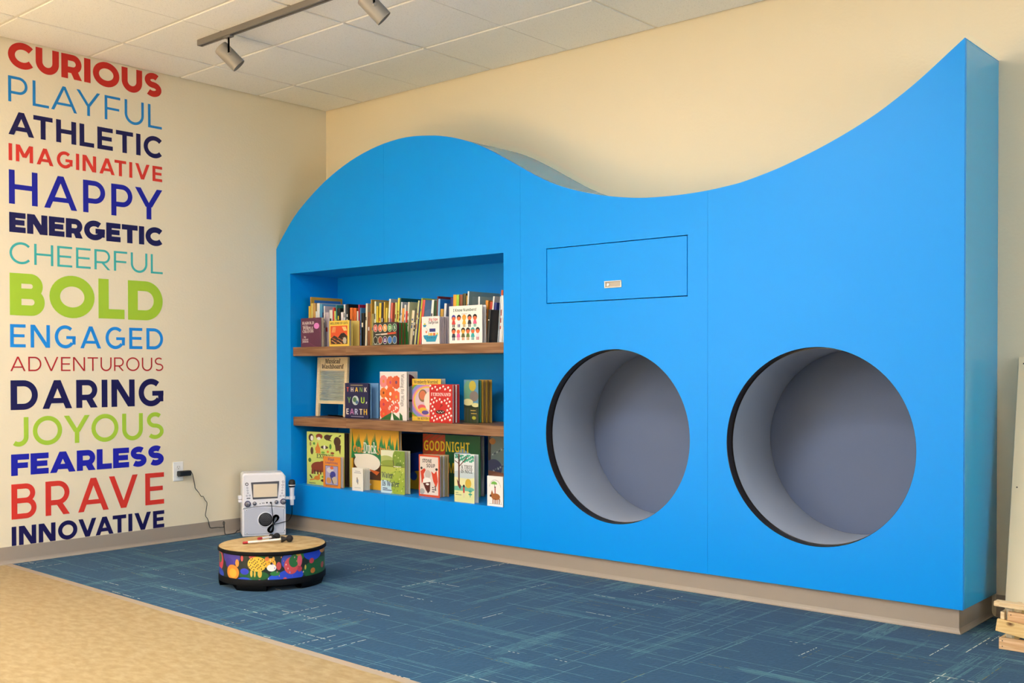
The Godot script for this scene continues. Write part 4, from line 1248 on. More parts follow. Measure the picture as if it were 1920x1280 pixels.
	a.ell(12, 11, 7, 7, br).ell(14, 12, 4, 5, W).ell(34, 8, 9, 5, rd).ell(33, 12, 5, 3, W).ell(56, 9, 9, 5, br).poly([50, 6, 70, 4, 60, 12, 68, 16, 52, 14], br).ell(82, 16, 9, 9, br).poly([76, 22, 92, 22, 90, 40, 86, 32, 78, 34], br).line(86, 6, 92, 4, 2, br)
	a.ell(30, 32, 7, 6, org).poly([26, 28, 30, 18, 34, 28], org).poly([24, 40, 28, 26, 34, 26, 38, 40], org).ell(48, 28, 10, 3, col("4a3a34")).ell(48, 28, 3, 4, W).ell(14, 36, 4, 7, col("5a3a24")).ell(64, 26, 3, 5, col("4f8a30")).ell(10, 23, 2.5, 4, col("9a8a5a")).ell(20, 22, 3, 2.5, col("4f9a3a")).ell(44, 38, 5, 2, col("6faa3a")).ell(57, 36, 3, 2.5, org).ell(69, 38, 5, 2, rd)
	a.ell(34, 66, 22, 10, rd).ell(44, 62, 12, 8, rd).poly([14, 64, 22, 70, 18, 80, 12, 80], rd)
	for k in 4: a.rect(20 + k * 8, 72, 23.5 + k * 8, 80, br)
	a.ell(28, 87, 8, 4, org).line(8, 92, 24, 89, 2, org).ell(33, 82, 3, 3, org).line(8, 82, 14, 88, 3, br).ell(44, 91, 6, 2.5, br).ell(44, 84, 4, 2, col("5f9a3a")).ell(8, 54, 4, 4, col("3f6a2a")).rect(6, 96.5, 24, 98, col("7a8a4a"))
	open_book("wide lime book showing drawn animals, left end of the alcove floor", low, 0.232, SILL, 0.372, 0.396, 0.362, 0.06, 0.022, a.tex(), "cfdc72", "3a2a24", null, 0.0, 3, "4a352c")
	a = Art.new(180, 210, col("e2892a"))
	a.text("Pippi", 46, 9, 9, 46, col("3a3a8a"), true).text("Longstocking", 48, 20, 7, 74, col("7a3a7a"), true).rect(12, 29, 86, 92, col("3a4a7a")).rect(14, 30.5, 84, 90.5, col("a9a2cc"))
	a.ell(40, 44, 20, 9, col("d8d2d8")).ell(56, 58, 16, 11, col("3a3f9a")).ell(32, 78, 14, 10, col("d99a5a")).ell(66, 76, 14, 12, col("c9b8a0")).ell(50, 36, 10, 5, col("d9622e")).line(40, 60, 58, 88, 4, col("22202a")).rect(14, 95, 84, 97, col("a8551a"))
	open_book("small orange book with framed picture, standing before the lime animal book", low, 0.462, SILL, 0.416, 0.180, 0.206, 0.06, 0.013, a.tex(), "e2892a", "d8d4d0")
	a = Art.new(380, 310, col("eeb232"))
	a.rect(0, 0, 4, 100, col("f3cf6a"))
	for k in 22:
		var gx := 8.0 + k * 4.1
		a.poly([gx - 5, 50, gx + fmod(k * 5.3, 7) - 3, 5 + fmod(k * 11.7, 16), gx + 5, 50], col("1f7a48") if k % 2 else col("2a8a4a"))
	a.poly([7, 40, 88, 36, 96, 84, 7, 84], col("1f7a48")).poly([7, 48, 40, 60, 96, 58, 96, 84, 7, 84], col("55301c"))
	a.ell(36, 56, 27, 15, col("f1e9da")).poly([9, 43, 30, 42, 24, 56, 12, 48], col("f1e9da")).poly([36, 66, 62, 70, 56, 76], col("e0692c"))
	a.text("One", 18, 34, 13, 22, col("f08a3c"), true).text("Duck", 42, 31, 19, 27, W, true).text("Stuck", 71, 34, 16, 29, col("f08a3c"), true).ell(40, 92, 5, 2, col("e8d8c0"))
	open_book("big yellow book with white duck and green grass, taller than the shelf gap shows", low, 0.618, SILL, 0.315, 0.478, 0.396, 0.02, 0.012, a.tex(), "eeb232", "e8dcc0")
	a = Art.new(112, 148, col("efeade"))
	a.rect(26, 12, 74, 14, col("9a98a0")).rect(18, 19, 82, 22, col("a9a6ac")).ell(48, 56, 9, 10, col("8f96a2")).ell(46, 46, 5, 6, col("a08a72")).ell(52, 66, 4, 6, col("9a8a72")).rect(22, 86, 78, 88, col("b8b2a8"))
	open_book("smallest white book, standing fanned open before the big yellow duck book", low, 0.772, SILL, 0.428, 0.108, 0.147, 0.48, 0.016, a.tex(), "ebe6da", "e6e0d0", null, 0.0, 3, "f0ead8")
	a = Art.new(220, 270, col("b9c86a"))
	a.rect(0, 0, 100, 36, col("dfe0c4")).ell(22, 24, 36, 12, col("b2bd6c")).ell(40, 30, 40, 8, col("8f9f3f")).ell(84, 16, 34, 24, col("7d9a3a")).ell(76, 34, 14, 8, col("5f7d2f")).rect(0, 35, 100, 38, col("7f8a30")).rect(0, 38, 100, 54, col("b7c257")).ell(76, 62, 40, 16, col("a3b646")).ell(16, 88, 36, 18, col("c4dce2")).ell(78, 84, 34, 22, col("9fb43c"))
	for k in 40: a.ell(52 + fmod(k * 13.1, 48), 4 + fmod(k * 21.7, 92), 2.2, 1.4, col("6f8a34") if k % 3 else col("d9dc9a"))
	a.line(52, 22, 56, 40, 2.5, col("4a4030")).rect(54, 35.5, 86, 37.2, W).text("Water", 27, 58, 14, 48, col("22304f"), true, true).text("Is Water", 42, 77, 14, 72, col("22304f"), true, true).rect(8, 88, 28, 90, col("4a5a7a")).rect(8, 92, 46, 94, col("4a5a7a"))
	open_book("watercolour green book with reflected trees, in front of the big yellow duck book", low, 1.009, SILL, 0.391, 0.221, 0.273, 0.14, 0.018, a.tex(), "a3b25a", "cfd2c4", null, 0.0, 3, "cbbfa2")
	a = Art.new(160, 180, col("141c30"))
	a.poly([0, 40, 100, 30, 100, 100, 0, 100], col("1d3f9a")).ell(80, 92, 40, 26, col("d8b42c")).ell(60, 76, 16, 8, col("2a57b4")).poly([0, 10, 26, 60, 22, 100, 0, 100], col("8f929c"))
	open_book("shadowed dark blue and yellow book behind the green watercolour one", low, 0.905, SILL, 0.122, 0.21, 0.36, 0.05, 0.012, a.tex(), "141c30", "22304a")
	a = Art.new(400, 300, col("17643a"))
	a.rect(0, 0, 40, 100, col("c2452a"))
	for k in 14: a.line(0, 8 + k * 9, 40, -22 + k * 9, 1.2, col("8a5a34"))
	a.rect(14, 42, 38, 84, col("c2452a")).rect(15, 44, 25, 84, col("1f49a0")).rect(28, 44, 37, 84, col("1f49a0"))
	for k in 8: a.ell(17 + fmod(k * 7.3, 19), 50 + fmod(k * 11.0, 26), 0.8, 1.0, W)
	a.poly([56, 30, 70, 22, 92, 34, 92, 70, 66, 58], col("8fb8dc")).rect(70, 36, 90, 74, col("3d84d8")).ring(80, 55, 10.5, 20, 1.0, col("c9a43c")).rect(66, 76, 90, 92, col("c9a8a0")).rect(78, 88, 92, 100, col("d8512c"))
	a.text("GOODNIGHT", 42, 20, 18, 80, col("f0d534")).text("MOON", 68, 56, 18, 46, col("f0d534"))
	open_book("big green and red book with tall yellow capitals, at the back of the alcove floor", low, 1.158, SILL, 0.160, 0.505, 0.373, 0.04, 0.014, a.tex(), "14502f", "d4d2d6", null, 0.0, 2)
	a = Art.new(190, 260, col("d9502c"))
	a.rect(5, 4, 94, 95, col("e4d6cc")).text("STONE", 40, 14, 9, 44, col("3a322e")).text("SOUP", 58, 25, 9, 40, col("3a322e"))
	a.poly([8, 40, 26, 32, 34, 36, 24, 46, 26, 58, 14, 70, 12, 56], col("d8452a")).poly([60, 38, 74, 44, 86, 36, 92, 62, 84, 76, 70, 62], col("d8452a")).ell(13, 32, 5, 3, K).ell(86, 33, 6, 3, K).ell(44, 46, 14, 10, col("c8bcb4")).ell(40, 62, 20, 8, W).poly([20, 68, 56, 64, 54, 86, 44, 92, 34, 84], col("5f2a20")).ell(42, 70, 8, 2.5, W).ell(16, 88, 12, 7, col("a9a6a2")).line(78, 72, 82, 84, 4, K).rect(64, 76, 72, 78, K).rect(64, 81, 78, 83, K).rect(64, 86, 76, 88, K)
	open_book("orange-edged book with red-coated figures, standing open on the alcove floor", low, 1.327, SILL, 0.362, 0.182, 0.259, 0.24, 0.04, a.tex(), "d9502c", "b9a878", null, 0.0, 4, "dcd8da")
	a = Art.new(170, 285, col("dfe3e4"))
	a.rect(0, 40, 100, 100, col("e4e0a8")).ell(50, 42, 70, 8, col("c3d0d4")).ell(40, 72, 60, 6, col("6cb8a0")).rect(0, 76, 100, 100, col("e0dfa0"))
	for k in 70: a.ell(6 + fmod(k * 29.3, 92), 1 + fmod(k * 7.9, 15) * (1.0 if fmod(k * 29.3, 92) > 20 else 0.6), 3.6, 1.6, col("3fa585") if k % 3 else col("2f7f68"))
	a.rect(20, 0, 27, 66, col("5a2c26")).line(24, 26, 66, 5, 3.5, col("5a2c26")).line(23, 20, 2, 14, 2.5, col("5a2c26")).poly([12, 52, 24, 60, 34, 66, 30, 74, 18, 66], col("6a2a28")).ell(70, 60, 15, 9.5, col("d0ac3c"))
	a.text("A TREE", 62, 26, 8, 58, col("2c2c2e"), true, true).text("IS NICE", 62, 35, 8, 58, col("2c2c2e"), true, true).ell(48, 66, 5, 3, K).rect(44, 69, 52, 80, col("c9403a")).rect(45, 80, 51, 90, col("dfd0b0")).line(80, 72, 80, 88, 3, col("3fa08a")).ell(80, 76, 8, 2, col("3fa08a")).ell(80, 82, 9, 2, col("3fa08a")).rect(6, 80, 20, 81.5, col("8a9a7a")).rect(6, 84, 36, 85.5, col("8a9a7a"))
	open_book("tall narrow book with a tree and pale sky, near the alcove floor's right end", low, 1.693, SILL, 0.424, 0.163, 0.286, 0.13, 0.014, a.tex(), "dfe0d0", "dfe3e6")
	a = Art.new(200, 300, col("3a2620"))
	a.poly([10, 0, 100, 0, 100, 46, 60, 60, 8, 52], col("6f7f7c")).ell(18, 50, 26, 14, col("3f4666"))
	for k in 60: a.ell(10 + fmod(k * 31.7, 88), 2 + fmod(k * 17.3, 54), 2.6, 1.6, col("aab4b4") if k % 2 else col("43505e"))
	a.ell(14, 8, 10, 5, col("b0712a")).poly([0, 54, 70, 58, 78, 100, 0, 100], col("8a5640")).ell(30, 76, 38, 18, col("a0684e")).ell(70, 84, 36, 12, col("b07a60")).line(60, 58, 66, 74, 3, col("5a3226"))
	open_book("dark photographic book behind the small rider book, alcove floor's right end", low, 1.776, SILL, 0.215, 0.255, 0.385, 0.03, 0.014, a.tex(), "4a3a30", "c8c0b8")
	a = Art.new(125, 174, col("f1ece6"))
	a.ell(44, 26, 19, 9, col("6fb44c")).rect(24, 27, 66, 36, col("f1ece6")).line(46, 26, 50, 40, 2, col("3a2a22"))
	for k in 17:
		var q := PI * (1.08 + 0.84 * k / 16.0)
		a.ell(50 + 36 * cos(q), 40 + 28 * sin(q), 1.5, 1.1, col("55505a"))
	a.rect(47, 38, 53, 58, col("a8342a")).ell(50, 36, 4, 2.5, K).ell(54, 68, 28, 11, col("a8622e")).poly([22, 62, 30, 46, 40, 60, 34, 72], col("a8622e")).ell(22, 66, 6, 4, col("4a2a1c"))
	for k in 4: a.rect(34 + k * 13, 74, 40 + k * 13, 92, col("8a4a22") if k % 2 else col("a8622e"))
	a.line(78, 70, 92, 94, 3, col("c9b8a0")).rect(14, 92, 90, 93, col("8a8078"))
	open_book("small white book with a brown horse and green umbrella, rightmost on alcove floor", low, 1.966, SILL, 0.434, 0.122, 0.173, 0.03, 0.012, a.tex(), "efeae2", "26201e")


# ---------------------------------------------------------------- other things on the middle shelf
func build_shelf_things() -> void:
	var o := thing("washboard", "pine washboard with ridged metal panel leaning at the left of the middle shelf", "washboard", Vector3(0.35, SHELF2, 0.262))
	o.rotation.x = -0.05
	var pine := wood_material("f2e0ba", "e2c898", 31, 0, 0.55)
	for s in [-1, 1]:
		var mb := MB.new()
		mb.box(Vector3(s * 0.147 - 0.0145, 0.001, -0.022), Vector3(s * 0.147 + 0.0145, 0.412, 0.0), 0.002)
		obj("stile", mb, pine, o)
	var rails := [[0.0885, 0.110], [0.318, 0.412]]
	for k in 2:
		var mb := MB.new()
		mb.box(Vector3(-0.1325, rails[k][0], -0.019), Vector3(0.1325, rails[k][1], -0.004), 0.0015)
		obj(["rail", "header_board"][k], mb, pine, o)
	var mb := MB.new()
	var n := 17 * 8
	for i in n:
		var y0 := 0.110 + 0.208 * i / n; var y1 := 0.110 + 0.208 * (i + 1) / n
		var z0 := -0.011 + 0.0055 * cos(TAU * 17 * i / n); var z1 := -0.011 + 0.0055 * cos(TAU * 17 * (i + 1) / n)
		var n0 := Vector3(0, 0.0055 * TAU * 17 / 0.208 * sin(TAU * 17 * i / n), 1).normalized(); var n1 := Vector3(0, 0.0055 * TAU * 17 / 0.208 * sin(TAU * 17 * (i + 1) / n), 1).normalized()
		mb.squad(Vector3(-0.1325, y0, z0), Vector3(0.1325, y0, z0), Vector3(0.1325, y1, z1), Vector3(-0.1325, y1, z1), n0, n0, n1, n1, Vector2(), Vector2(), Vector2(), Vector2())
	obj("metal_panel", mb, mat("d9d9ca", 0.3, 0.6), o)
	for s in [["Musical", 0.372, 0.031], ["Washboard", 0.336, 0.030]]:
		var f := SystemFont.new()
		f.font_names = PackedStringArray(["Droid Serif"]); f.font_weight = 700
		var tm := TextMesh.new()
		tm.text = s[0]; tm.font = f; tm.font_size = 32; tm.pixel_size = s[2] / 24.0; tm.depth = 0.0006; tm.curve_step = 2.0
		tm.material = mat("3a241a", 0.6)
		var l := node("lettering", tm, o)
		l.transform = Transform3D(Basis(Vector3(1, 0, 0), Vector3(0.22, 1, 0), Vector3(0, 0, 1)), Vector3(0.0, s[1] + 0.01, -0.0037))
	mb = MB.new()
	mb.tube([Vector3(0.235, 0, 0.185), Vector3(0.36, 0, 0.222), Vector3(0.482, 0, 0.258)], 0.0045, 6)
	var st := thing("red_stick", "thin red stick lying on the middle shelf under the washboard", "stick", Vector3(0, SHELF2 + 0.0046, 0))
	obj("shaft", mb, mat("a31c22", 0.35), st)
	mb = MB.new()
	mb.tube([Vector3(0.481, 0, 0.2577), Vector3(0.489, 0, 0.260)], 0.0048, 6)
	obj("tip", mb, mat("5a1216", 0.35), st)


# ---------------------------------------------------------------- outlet and power adapter on the lettered wall
func build_outlet() -> void:
	var o := thing("wall_outlet", "white two-socket electrical outlet on the cream wall beside the words", "outlet", Vector3(0, 0.448, 1.232), PI / 2)
	var white := mat("ecebe8", 0.35)
	var mb := MB.new()
	mb.box(Vector3(-0.0375, -0.062, 0.0), Vector3(0.0375, 0.062, 0.006), 0.003)
	obj("cover_plate", mb, white, o)
	for s in [-1, 1]:
		mb = MB.new()
		var p := PackedVector2Array()
		for k in 24:
			var a := TAU * k / 24
			p.append(Vector2(0.0172 * cos(a), clamp(0.0172 * sin(a), -0.0135, 0.0135) + s * 0.0255))
		mb.prism(p, 0.006, 0.0078, 0.0006)
		var face := obj("socket", mb, mat("e2e0dc", 0.4), o)
		for q in [[-0.0065, 0.004, 0.0012, 0.0045], [0.0065, 0.004, 0.0012, 0.0038], [0.0, -0.0075, 0.0024, 0.0024]]:
			mb = MB.new()
			mb.box(Vector3(q[0] - q[2], q[1] - q[3] + s * 0.0255, 0.0076), Vector3(q[0] + q[2], q[1] + q[3] + s * 0.0255, 0.0081))
			obj("slot", mb, mat("2b2826", 0.6), face)
	mb = MB.new()
	mb.t = Transform3D(Basis(Vector3.RIGHT, PI / 2), Vector3(0, 0, 0.006))
	mb.lathe([Vector2(0, 0), Vector2(0.003, 0), Vector2(0.0025, 0.001), Vector2(0, 0.0012)], 12)
	obj("screw", mb, mat("d8d6d0", 0.3, 0.6), o)

	var a := thing("power_adapter", "black plug-in power adapter with thin cord hanging from the white outlet", "power adapter", Vector3(0, 0, 0))
	var black := mat("171717", 0.4)
	mb = MB.new()
	mb.box(Vector3(0.0082, 0.418, 1.158), Vector3(0.046, 0.4525, 1.246), 0.005)
	obj("body", mb, black, a)
	mb = MB.new()
	mb.tube([Vector3(0.027, 0.438, 1.162), Vector3(0.027, 0.438, 1.153), Vector3(0.0265, 0.436, 1.147)], 0.0034, 8)
	obj("strain_relief", mb, black, a)
	var pts := ["0.027 .437 1.150", "0.026 .43 1.144", "0.022 .415 1.135", "0.02 .349 1.12", "0.02 .329 1.116", "0.02 .303 1.093", "0.02 .275 1.074", "0.02 .273 1.058", "0.02 .246 1.044", "0.02 .227 1.029", "0.02 .18 1.036", "0.02 .145 1.042", "0.021 .117 1.024", "0.022 .076 1.014", "0.022 .059 1.002", "0.022 .058 .953", "0.023 .053 .909", "0.023 .072 .899", "0.023 .085 .897", "0.025 .091 .906", "0.027 .078 .911", "0.028 .059 .903", "0.028 .033 .902", "0.03 .006 .897", "0.035 .0035 .88", "0.03 .0035 .83", "0.028 .01 .812", "0.029 .02 .803", "0.03 .018 .795", "0.03 .016 .79", "0.03 .037 .776", "0.03 .063 .772", "0.03 .089 .782"]
	var path := []
	for s in pts:
		var f: PackedFloat64Array = s.split_floats(" ")
		path.append(Vector3(f[0], f[1], f[2]))
	mb = MB.new()
	mb.tube(smooth(path, 3), 0.0021, 7)
	obj("cord", mb, black, a)


func smooth(p: Array, n: int) -> Array:
	var out := []
	for i in p.size() - 1:
		for j in n:
			out.append(p[i].cubic_interpolate(p[i + 1], p[max(0, i - 1)], p[min(p.size() - 1, i + 2)], float(j) / n))
	out.append(p[-1])
	return out


# ---------------------------------------------------------------- karaoke machine
func kx(zx: float) -> float: return (zx - 575.0) * 0.00038
func ky(zy: float) -> float: return (1215.0 - zy) * 0.00038


func round_part(called: String, zx: float, zy: float, z: float, prof: Array, m: Material, parent: Node3D, segs := 20) -> MeshInstance3D:
	var mb := MB.new()
	mb.t = Transform3D(Basis(Vector3.RIGHT, PI / 2), Vector3(kx(zx), ky(zy), z))
	mb.lathe(prof, segs)
	return obj(called, mb, m, parent)


func build_karaoke() -> void:
	var at := Vector3(0.2625, 0.0, 0.7525); var turn := 1.03
	var o := thing("karaoke_machine", "white karaoke machine with small screen and round speaker, standing in the corner", "karaoke machine", at, turn)
	var white := mat("f0edf2", 0.32); var dark := mat("1c1a1e", 0.5); var silver := mat("d4d6e4", 0.3, 0.2)
	var mb := MB.new()
	var W := 0.1415; var T := 0.419
	mb.prism(PackedVector2Array([Vector2(-W + 0.004, 0.002), Vector2(W - 0.004, 0.002), Vector2(W, 0.008), Vector2(W, T - 0.026), Vector2(W - 0.02, T), Vector2(-W + 0.012, T), Vector2(-W, T - 0.012), Vector2(-W, 0.008)]), -0.158, 0.0, 0.004)
	obj("body", mb, white, o)
	mb = MB.new()
	var con := PackedVector2Array()
	for k in 13: con.append(Vector2(-W + 0.003 + (2 * W - 0.006) * k / 12.0, 0.188 + 0.012 * sin(PI * k / 12.0)))
	con.append_array(PackedVector2Array([Vector2(W - 0.003, T - 0.03), Vector2(W - 0.024, T - 0.006), Vector2(-W + 0.016, T - 0.006), Vector2(-W + 0.003, T - 0.018)]))
	mb.prism(con, 0.0, 0.014, 0.005)
	var console := obj("console", mb, white, o)
	mb = MB.new()
	var low := PackedVector2Array([Vector2(-W + 0.012, 0.014), Vector2(W - 0.012, 0.014), Vector2(W - 0.012, 0.180)])
	for k in 11: low.append(Vector2(W - 0.012 - (2 * W - 0.024) * k / 10.0, 0.180 + 0.012 * sin(PI * k / 10.0)))
	low.append(Vector2(-W + 0.012, 0.180))
	mb.prism(low, 0.0, 0.006, 0.003)
	obj("speaker_panel", mb, silver, o)
	# screen
	mb = MB.new()
	mb.prism(PackedVector2Array([Vector2(kx(380), ky(562)), Vector2(kx(805), ky(555)), Vector2(kx(830), ky(258)), Vector2(kx(350), ky(268))]), 0.012, 0.0185, 0.003)
	var bez := obj("screen_bezel", mb, mat("55535a", 0.35), o)
	mb = MB.new()
	mb.box(Vector3(kx(388), ky(528), 0.0165), Vector3(kx(800), ky(300), 0.0192), 0.0006)
	obj("screen_frame", mb, mat("e6d8c4", 0.4), bez)
	mb = MB.new()
	mb.box(Vector3(kx(402), ky(519), 0.0185), Vector3(kx(788), ky(311), 0.0198))
	obj("screen", mb, mat("ecd9bf", 0.14), bez)  # cream colour stands in for the sunlit floor mirrored in it
	# buttons, knobs, jacks, screws
	for b in [[280, 295, 28], [288, 358, 15], [292, 404, 15], [296, 448, 15], [280, 495, 15], [328, 492, 15], [898, 272, 20], [893, 327, 20], [890, 375, 15], [886, 423, 15], [882, 470, 15], [855, 517, 15], [905, 516, 15]]:
		var r: float = b[2] * 0.00038
		var btn := round_part("button", b[0], b[1], 0.0138, [Vector2(0, 0), Vector2(r, 0), Vector2(r, 0.0016), Vector2(0, 0.0018)], dark if b[2] == 28 else mat("8d8a96", 0.5), console, 16)
		var mc := MB.new()
		mc.t = Transform3D(Basis(Vector3.RIGHT, PI / 2), Vector3(kx(b[0]), ky(b[1]), 0.0138))
		mc.lathe([Vector2(0, 0), Vector2(r * 0.62, 0), Vector2(r * 0.6, 0.0032), Vector2(0, 0.0036)], 14)
		mc.into(btn.mesh, mat("eae7ee", 0.4))
	for b in [[292, 637, 55], [900, 618, 53], [410, 635, 33], [783, 623, 32]]:
		var r: float = b[2] * 0.00038
		var kn := round_part("knob", b[0], b[1], 0.0138, [Vector2(0, 0), Vector2(r * 1.0, 0), Vector2(r * 0.96, 0.008), Vector2(r * 0.8, 0.010), Vector2(0, 0.010)], mat("37335c" if b[2] > 40 else "4a4650", 0.35), o)
		var mc := MB.new()
		mc.t = Transform3D(Basis(Vector3.RIGHT, PI / 2), Vector3(kx(b[0]), ky(b[1]), 0.0138))
		mc.lathe([Vector2(r * 0.74, 0.009), Vector2(r * 0.7, 0.0125), Vector2(r * 0.4, 0.0145), Vector2(0, 0.015)], 20)
		mc.into(kn.mesh, mat("8a8890", 0.28, 0.5))
	for b in [[503, 640, 8], [545, 633, 8], [570, 633, 8], [620, 628, 14]]:
		var r: float = b[2] * 0.00038
		round_part("jack", b[0], b[1], 0.0138, [Vector2(r, 0), Vector2(r, 0.0012), Vector2(0, 0.0014)], dark, console, 14)
	mb = MB.new()
	mb.box(Vector3(kx(276), ky(547), 0.0138), Vector3(kx(338), ky(533), 0.0146))
	obj("name_strip", mb, dark, console)
	for b in [[275, 752], [922, 735], [280, 1150], [922, 1125]]:
		var sc := round_part("screw", b[0], b[1], 0.0058, [Vector2(0, 0), Vector2(0.0065, 0), Vector2(0.006, 0.002), Vector2(0, 0.0022)], mat("ecebf2", 0.4), o, 16)
		var mc := MB.new()
		mc.t = Transform3D(Basis(Vector3.RIGHT, PI / 2), Vector3(kx(b[0]), ky(b[1]), 0.0058))
		mc.lathe([Vector2(0.003, 0.0018), Vector2(0.0028, 0.0032), Vector2(0, 0.0034)], 12)
		mc.into(sc.mesh, mat("4a4850", 0.3, 0.6))
	# speaker: pale ring, black dish, small bright studs
	round_part("speaker_ring", 597, 930, 0.0058, [Vector2(0.042, 0), Vector2(0.053, 0), Vector2(0.051, 0.003), Vector2(0.046, 0.004), Vector2(0.044, 0.001)], mat("dcdde8", 0.35), o, 40)
	var grille := round_part("speaker_grille", 597, 922, 0.0058, [Vector2(0.0455, 0), Vector2(0.0455, 0.004), Vector2(0.042, 0.0055), Vector2(0, 0.0065)], mat("141418", 0.45), o, 40)
	mb = MB.new()
	for i in range(-5, 6):
		for j in range(-5, 6):
			var p := Vector2((i + 0.5 * (j & 1)) * 0.0078, j * 0.0068)
			if p.length() > 0.04: continue
			mb.ball(Vector3(kx(597) + p.x, ky(922) + p.y, 0.0122), Vector3(0.0017, 0.0017, 0.0012), 6)
	obj("stud_pattern", mb, mat("c4c4d0", 0.25, 0.3), grille).set_meta("kind", "stuff")
	# microphone holders
	for s in [-1, 1]:
		mb = MB.new()
		var y := 0.226 if s < 0 else 0.236
		mb.box(Vector3(s * 0.152 - 0.012, y, -0.048), Vector3(s * 0.152 + 0.012, y + 0.018, -0.012), 0.003)
		if s < 0: mb.box(Vector3(-0.166, 0.246, -0.05), Vector3(-0.142, 0.272, -0.01), 0.004)
		obj("microphone_holder", mb, white, o)
		if s > 0:
			mb = MB.new()
			mb.t = Transform3D(Basis(), Vector3(0.186, 0.0, -0.03))
			mb.lathe([Vector2(0.0172, 0.234), Vector2(0.0205, 0.234), Vector2(0.0205, 0.256), Vector2(0.0172, 0.256), Vector2(0.0172, 0.234)], 24)
			obj("holder_ring", mb, white, o)

	# the microphone in the right-hand holder
	var m := thing("microphone", "white handheld microphone with black head, clipped to the karaoke machine's side", "microphone", at, turn)
	var c := Transform3D(Basis(), Vector3(0.186, 0, -0.03))
	mb = MB.new(); mb.t = c
	mb.lathe([Vector2(0, 0.196), Vector2(0.0115, 0.196), Vector2(0.0125, 0.198), Vector2(0.0135, 0.235), Vector2(0.0165, 0.300), Vector2(0.0185, 0.314), Vector2(0.0185, 0.3155)], 24)
	obj("handle", mb, mat("e6e4ec", 0.3), m)
	mb = MB.new(); mb.t = c
	mb.lathe([Vector2(0.0, 0.3155), Vector2(0.020, 0.3155), Vector2(0.0225, 0.325), Vector2(0.0225, 0.3275)], 24)
	obj("collar", mb, dark, m)
	mb = MB.new(); mb.t = c
	mb.lathe([Vector2(0.0, 0.3275), Vector2(0.0236, 0.3275), Vector2(0.0242, 0.330), Vector2(0.0236, 0.3325), Vector2(0.0, 0.3325)], 24)
	obj("band", mb, mat("eeedf2", 0.3), m)
	mb = MB.new(); mb.t = c
	mb.lathe([Vector2(0.0225, 0.3325), Vector2(0.0222, 0.346), Vector2(0.020, 0.358), Vector2(0.015, 0.365), Vector2(0.008, 0.3675), Vector2(0, 0.368)], 24)
	obj("head", mb, mat("1a191c", 0.6), m)
	mb = MB.new()
	mb.t = Transform3D(Basis(Vector3.RIGHT, PI / 2), Vector3(kx(685), ky(628), 0.0158))
	mb.lathe([Vector2(0, 0), Vector2(0.0062, 0), Vector2(0.0058, 0.016), Vector2(0.0035, 0.020), Vector2(0, 0.021)], 14)
	obj("plug", mb, dark, m)
	var r := 0.0024
	mb = MB.new()
	mb.tube(smooth([Vector3(0.042, 0.223, 0.033), Vector3(0.043, 0.219, 0.041), Vector3(0.0455, 0.205, 0.040), Vector3(0.051, 0.16, 0.034), Vector3(0.0555, 0.118, 0.03), Vector3(0.060, 0.09, 0.026)], 4), r, 7)
	obj("cord", mb, dark, m)
	mb = MB.new()
	mb.tube(smooth([Vector3(0.062, 0.08, 0.024), Vector3(0.085, 0.082, 0.018), Vector3(0.12, 0.089, 0.012), Vector3(0.150, 0.094, 0.006), Vector3(0.160, 0.097, -0.012), Vector3(0.172, 0.105, -0.028), Vector3(0.185, 0.135, -0.032), Vector3(0.186, 0.17, -0.030), Vector3(0.186, 0.197, -0.03)], 4), r, 7)
	obj("cord", mb, dark, m)
	# the rest of the cord tied in a figure of eight
	var ax := Vector3(0.057, 0.114, 0).normalized(); var ac := Vector3(-ax.y, ax.x, 0)
	for k in 4:
		var path := []
		for i in 41:
			var q := TAU * i / 40.0
			path.append(Vector3(0.0575, 0.082, 0.0170 + 0.003 * k + 0.002 * sin(q + k)) + ax * (0.062 - 0.003 * k) * cos(q) + ac * (0.019 - 0.0035 * k) * sin(2 * q) + ac * 0.006 * cos(q) * 0.3)
		mb = MB.new()
		mb.tube(path, r, 7)
		obj("cord_loop", mb, dark, m)
	mb = MB.new()
	mb.ball(Vector3(0.0575, 0.082, 0.0215), Vector3(0.009, 0.010, 0.0095), 10)
	obj("cord_tie", mb, dark, m)


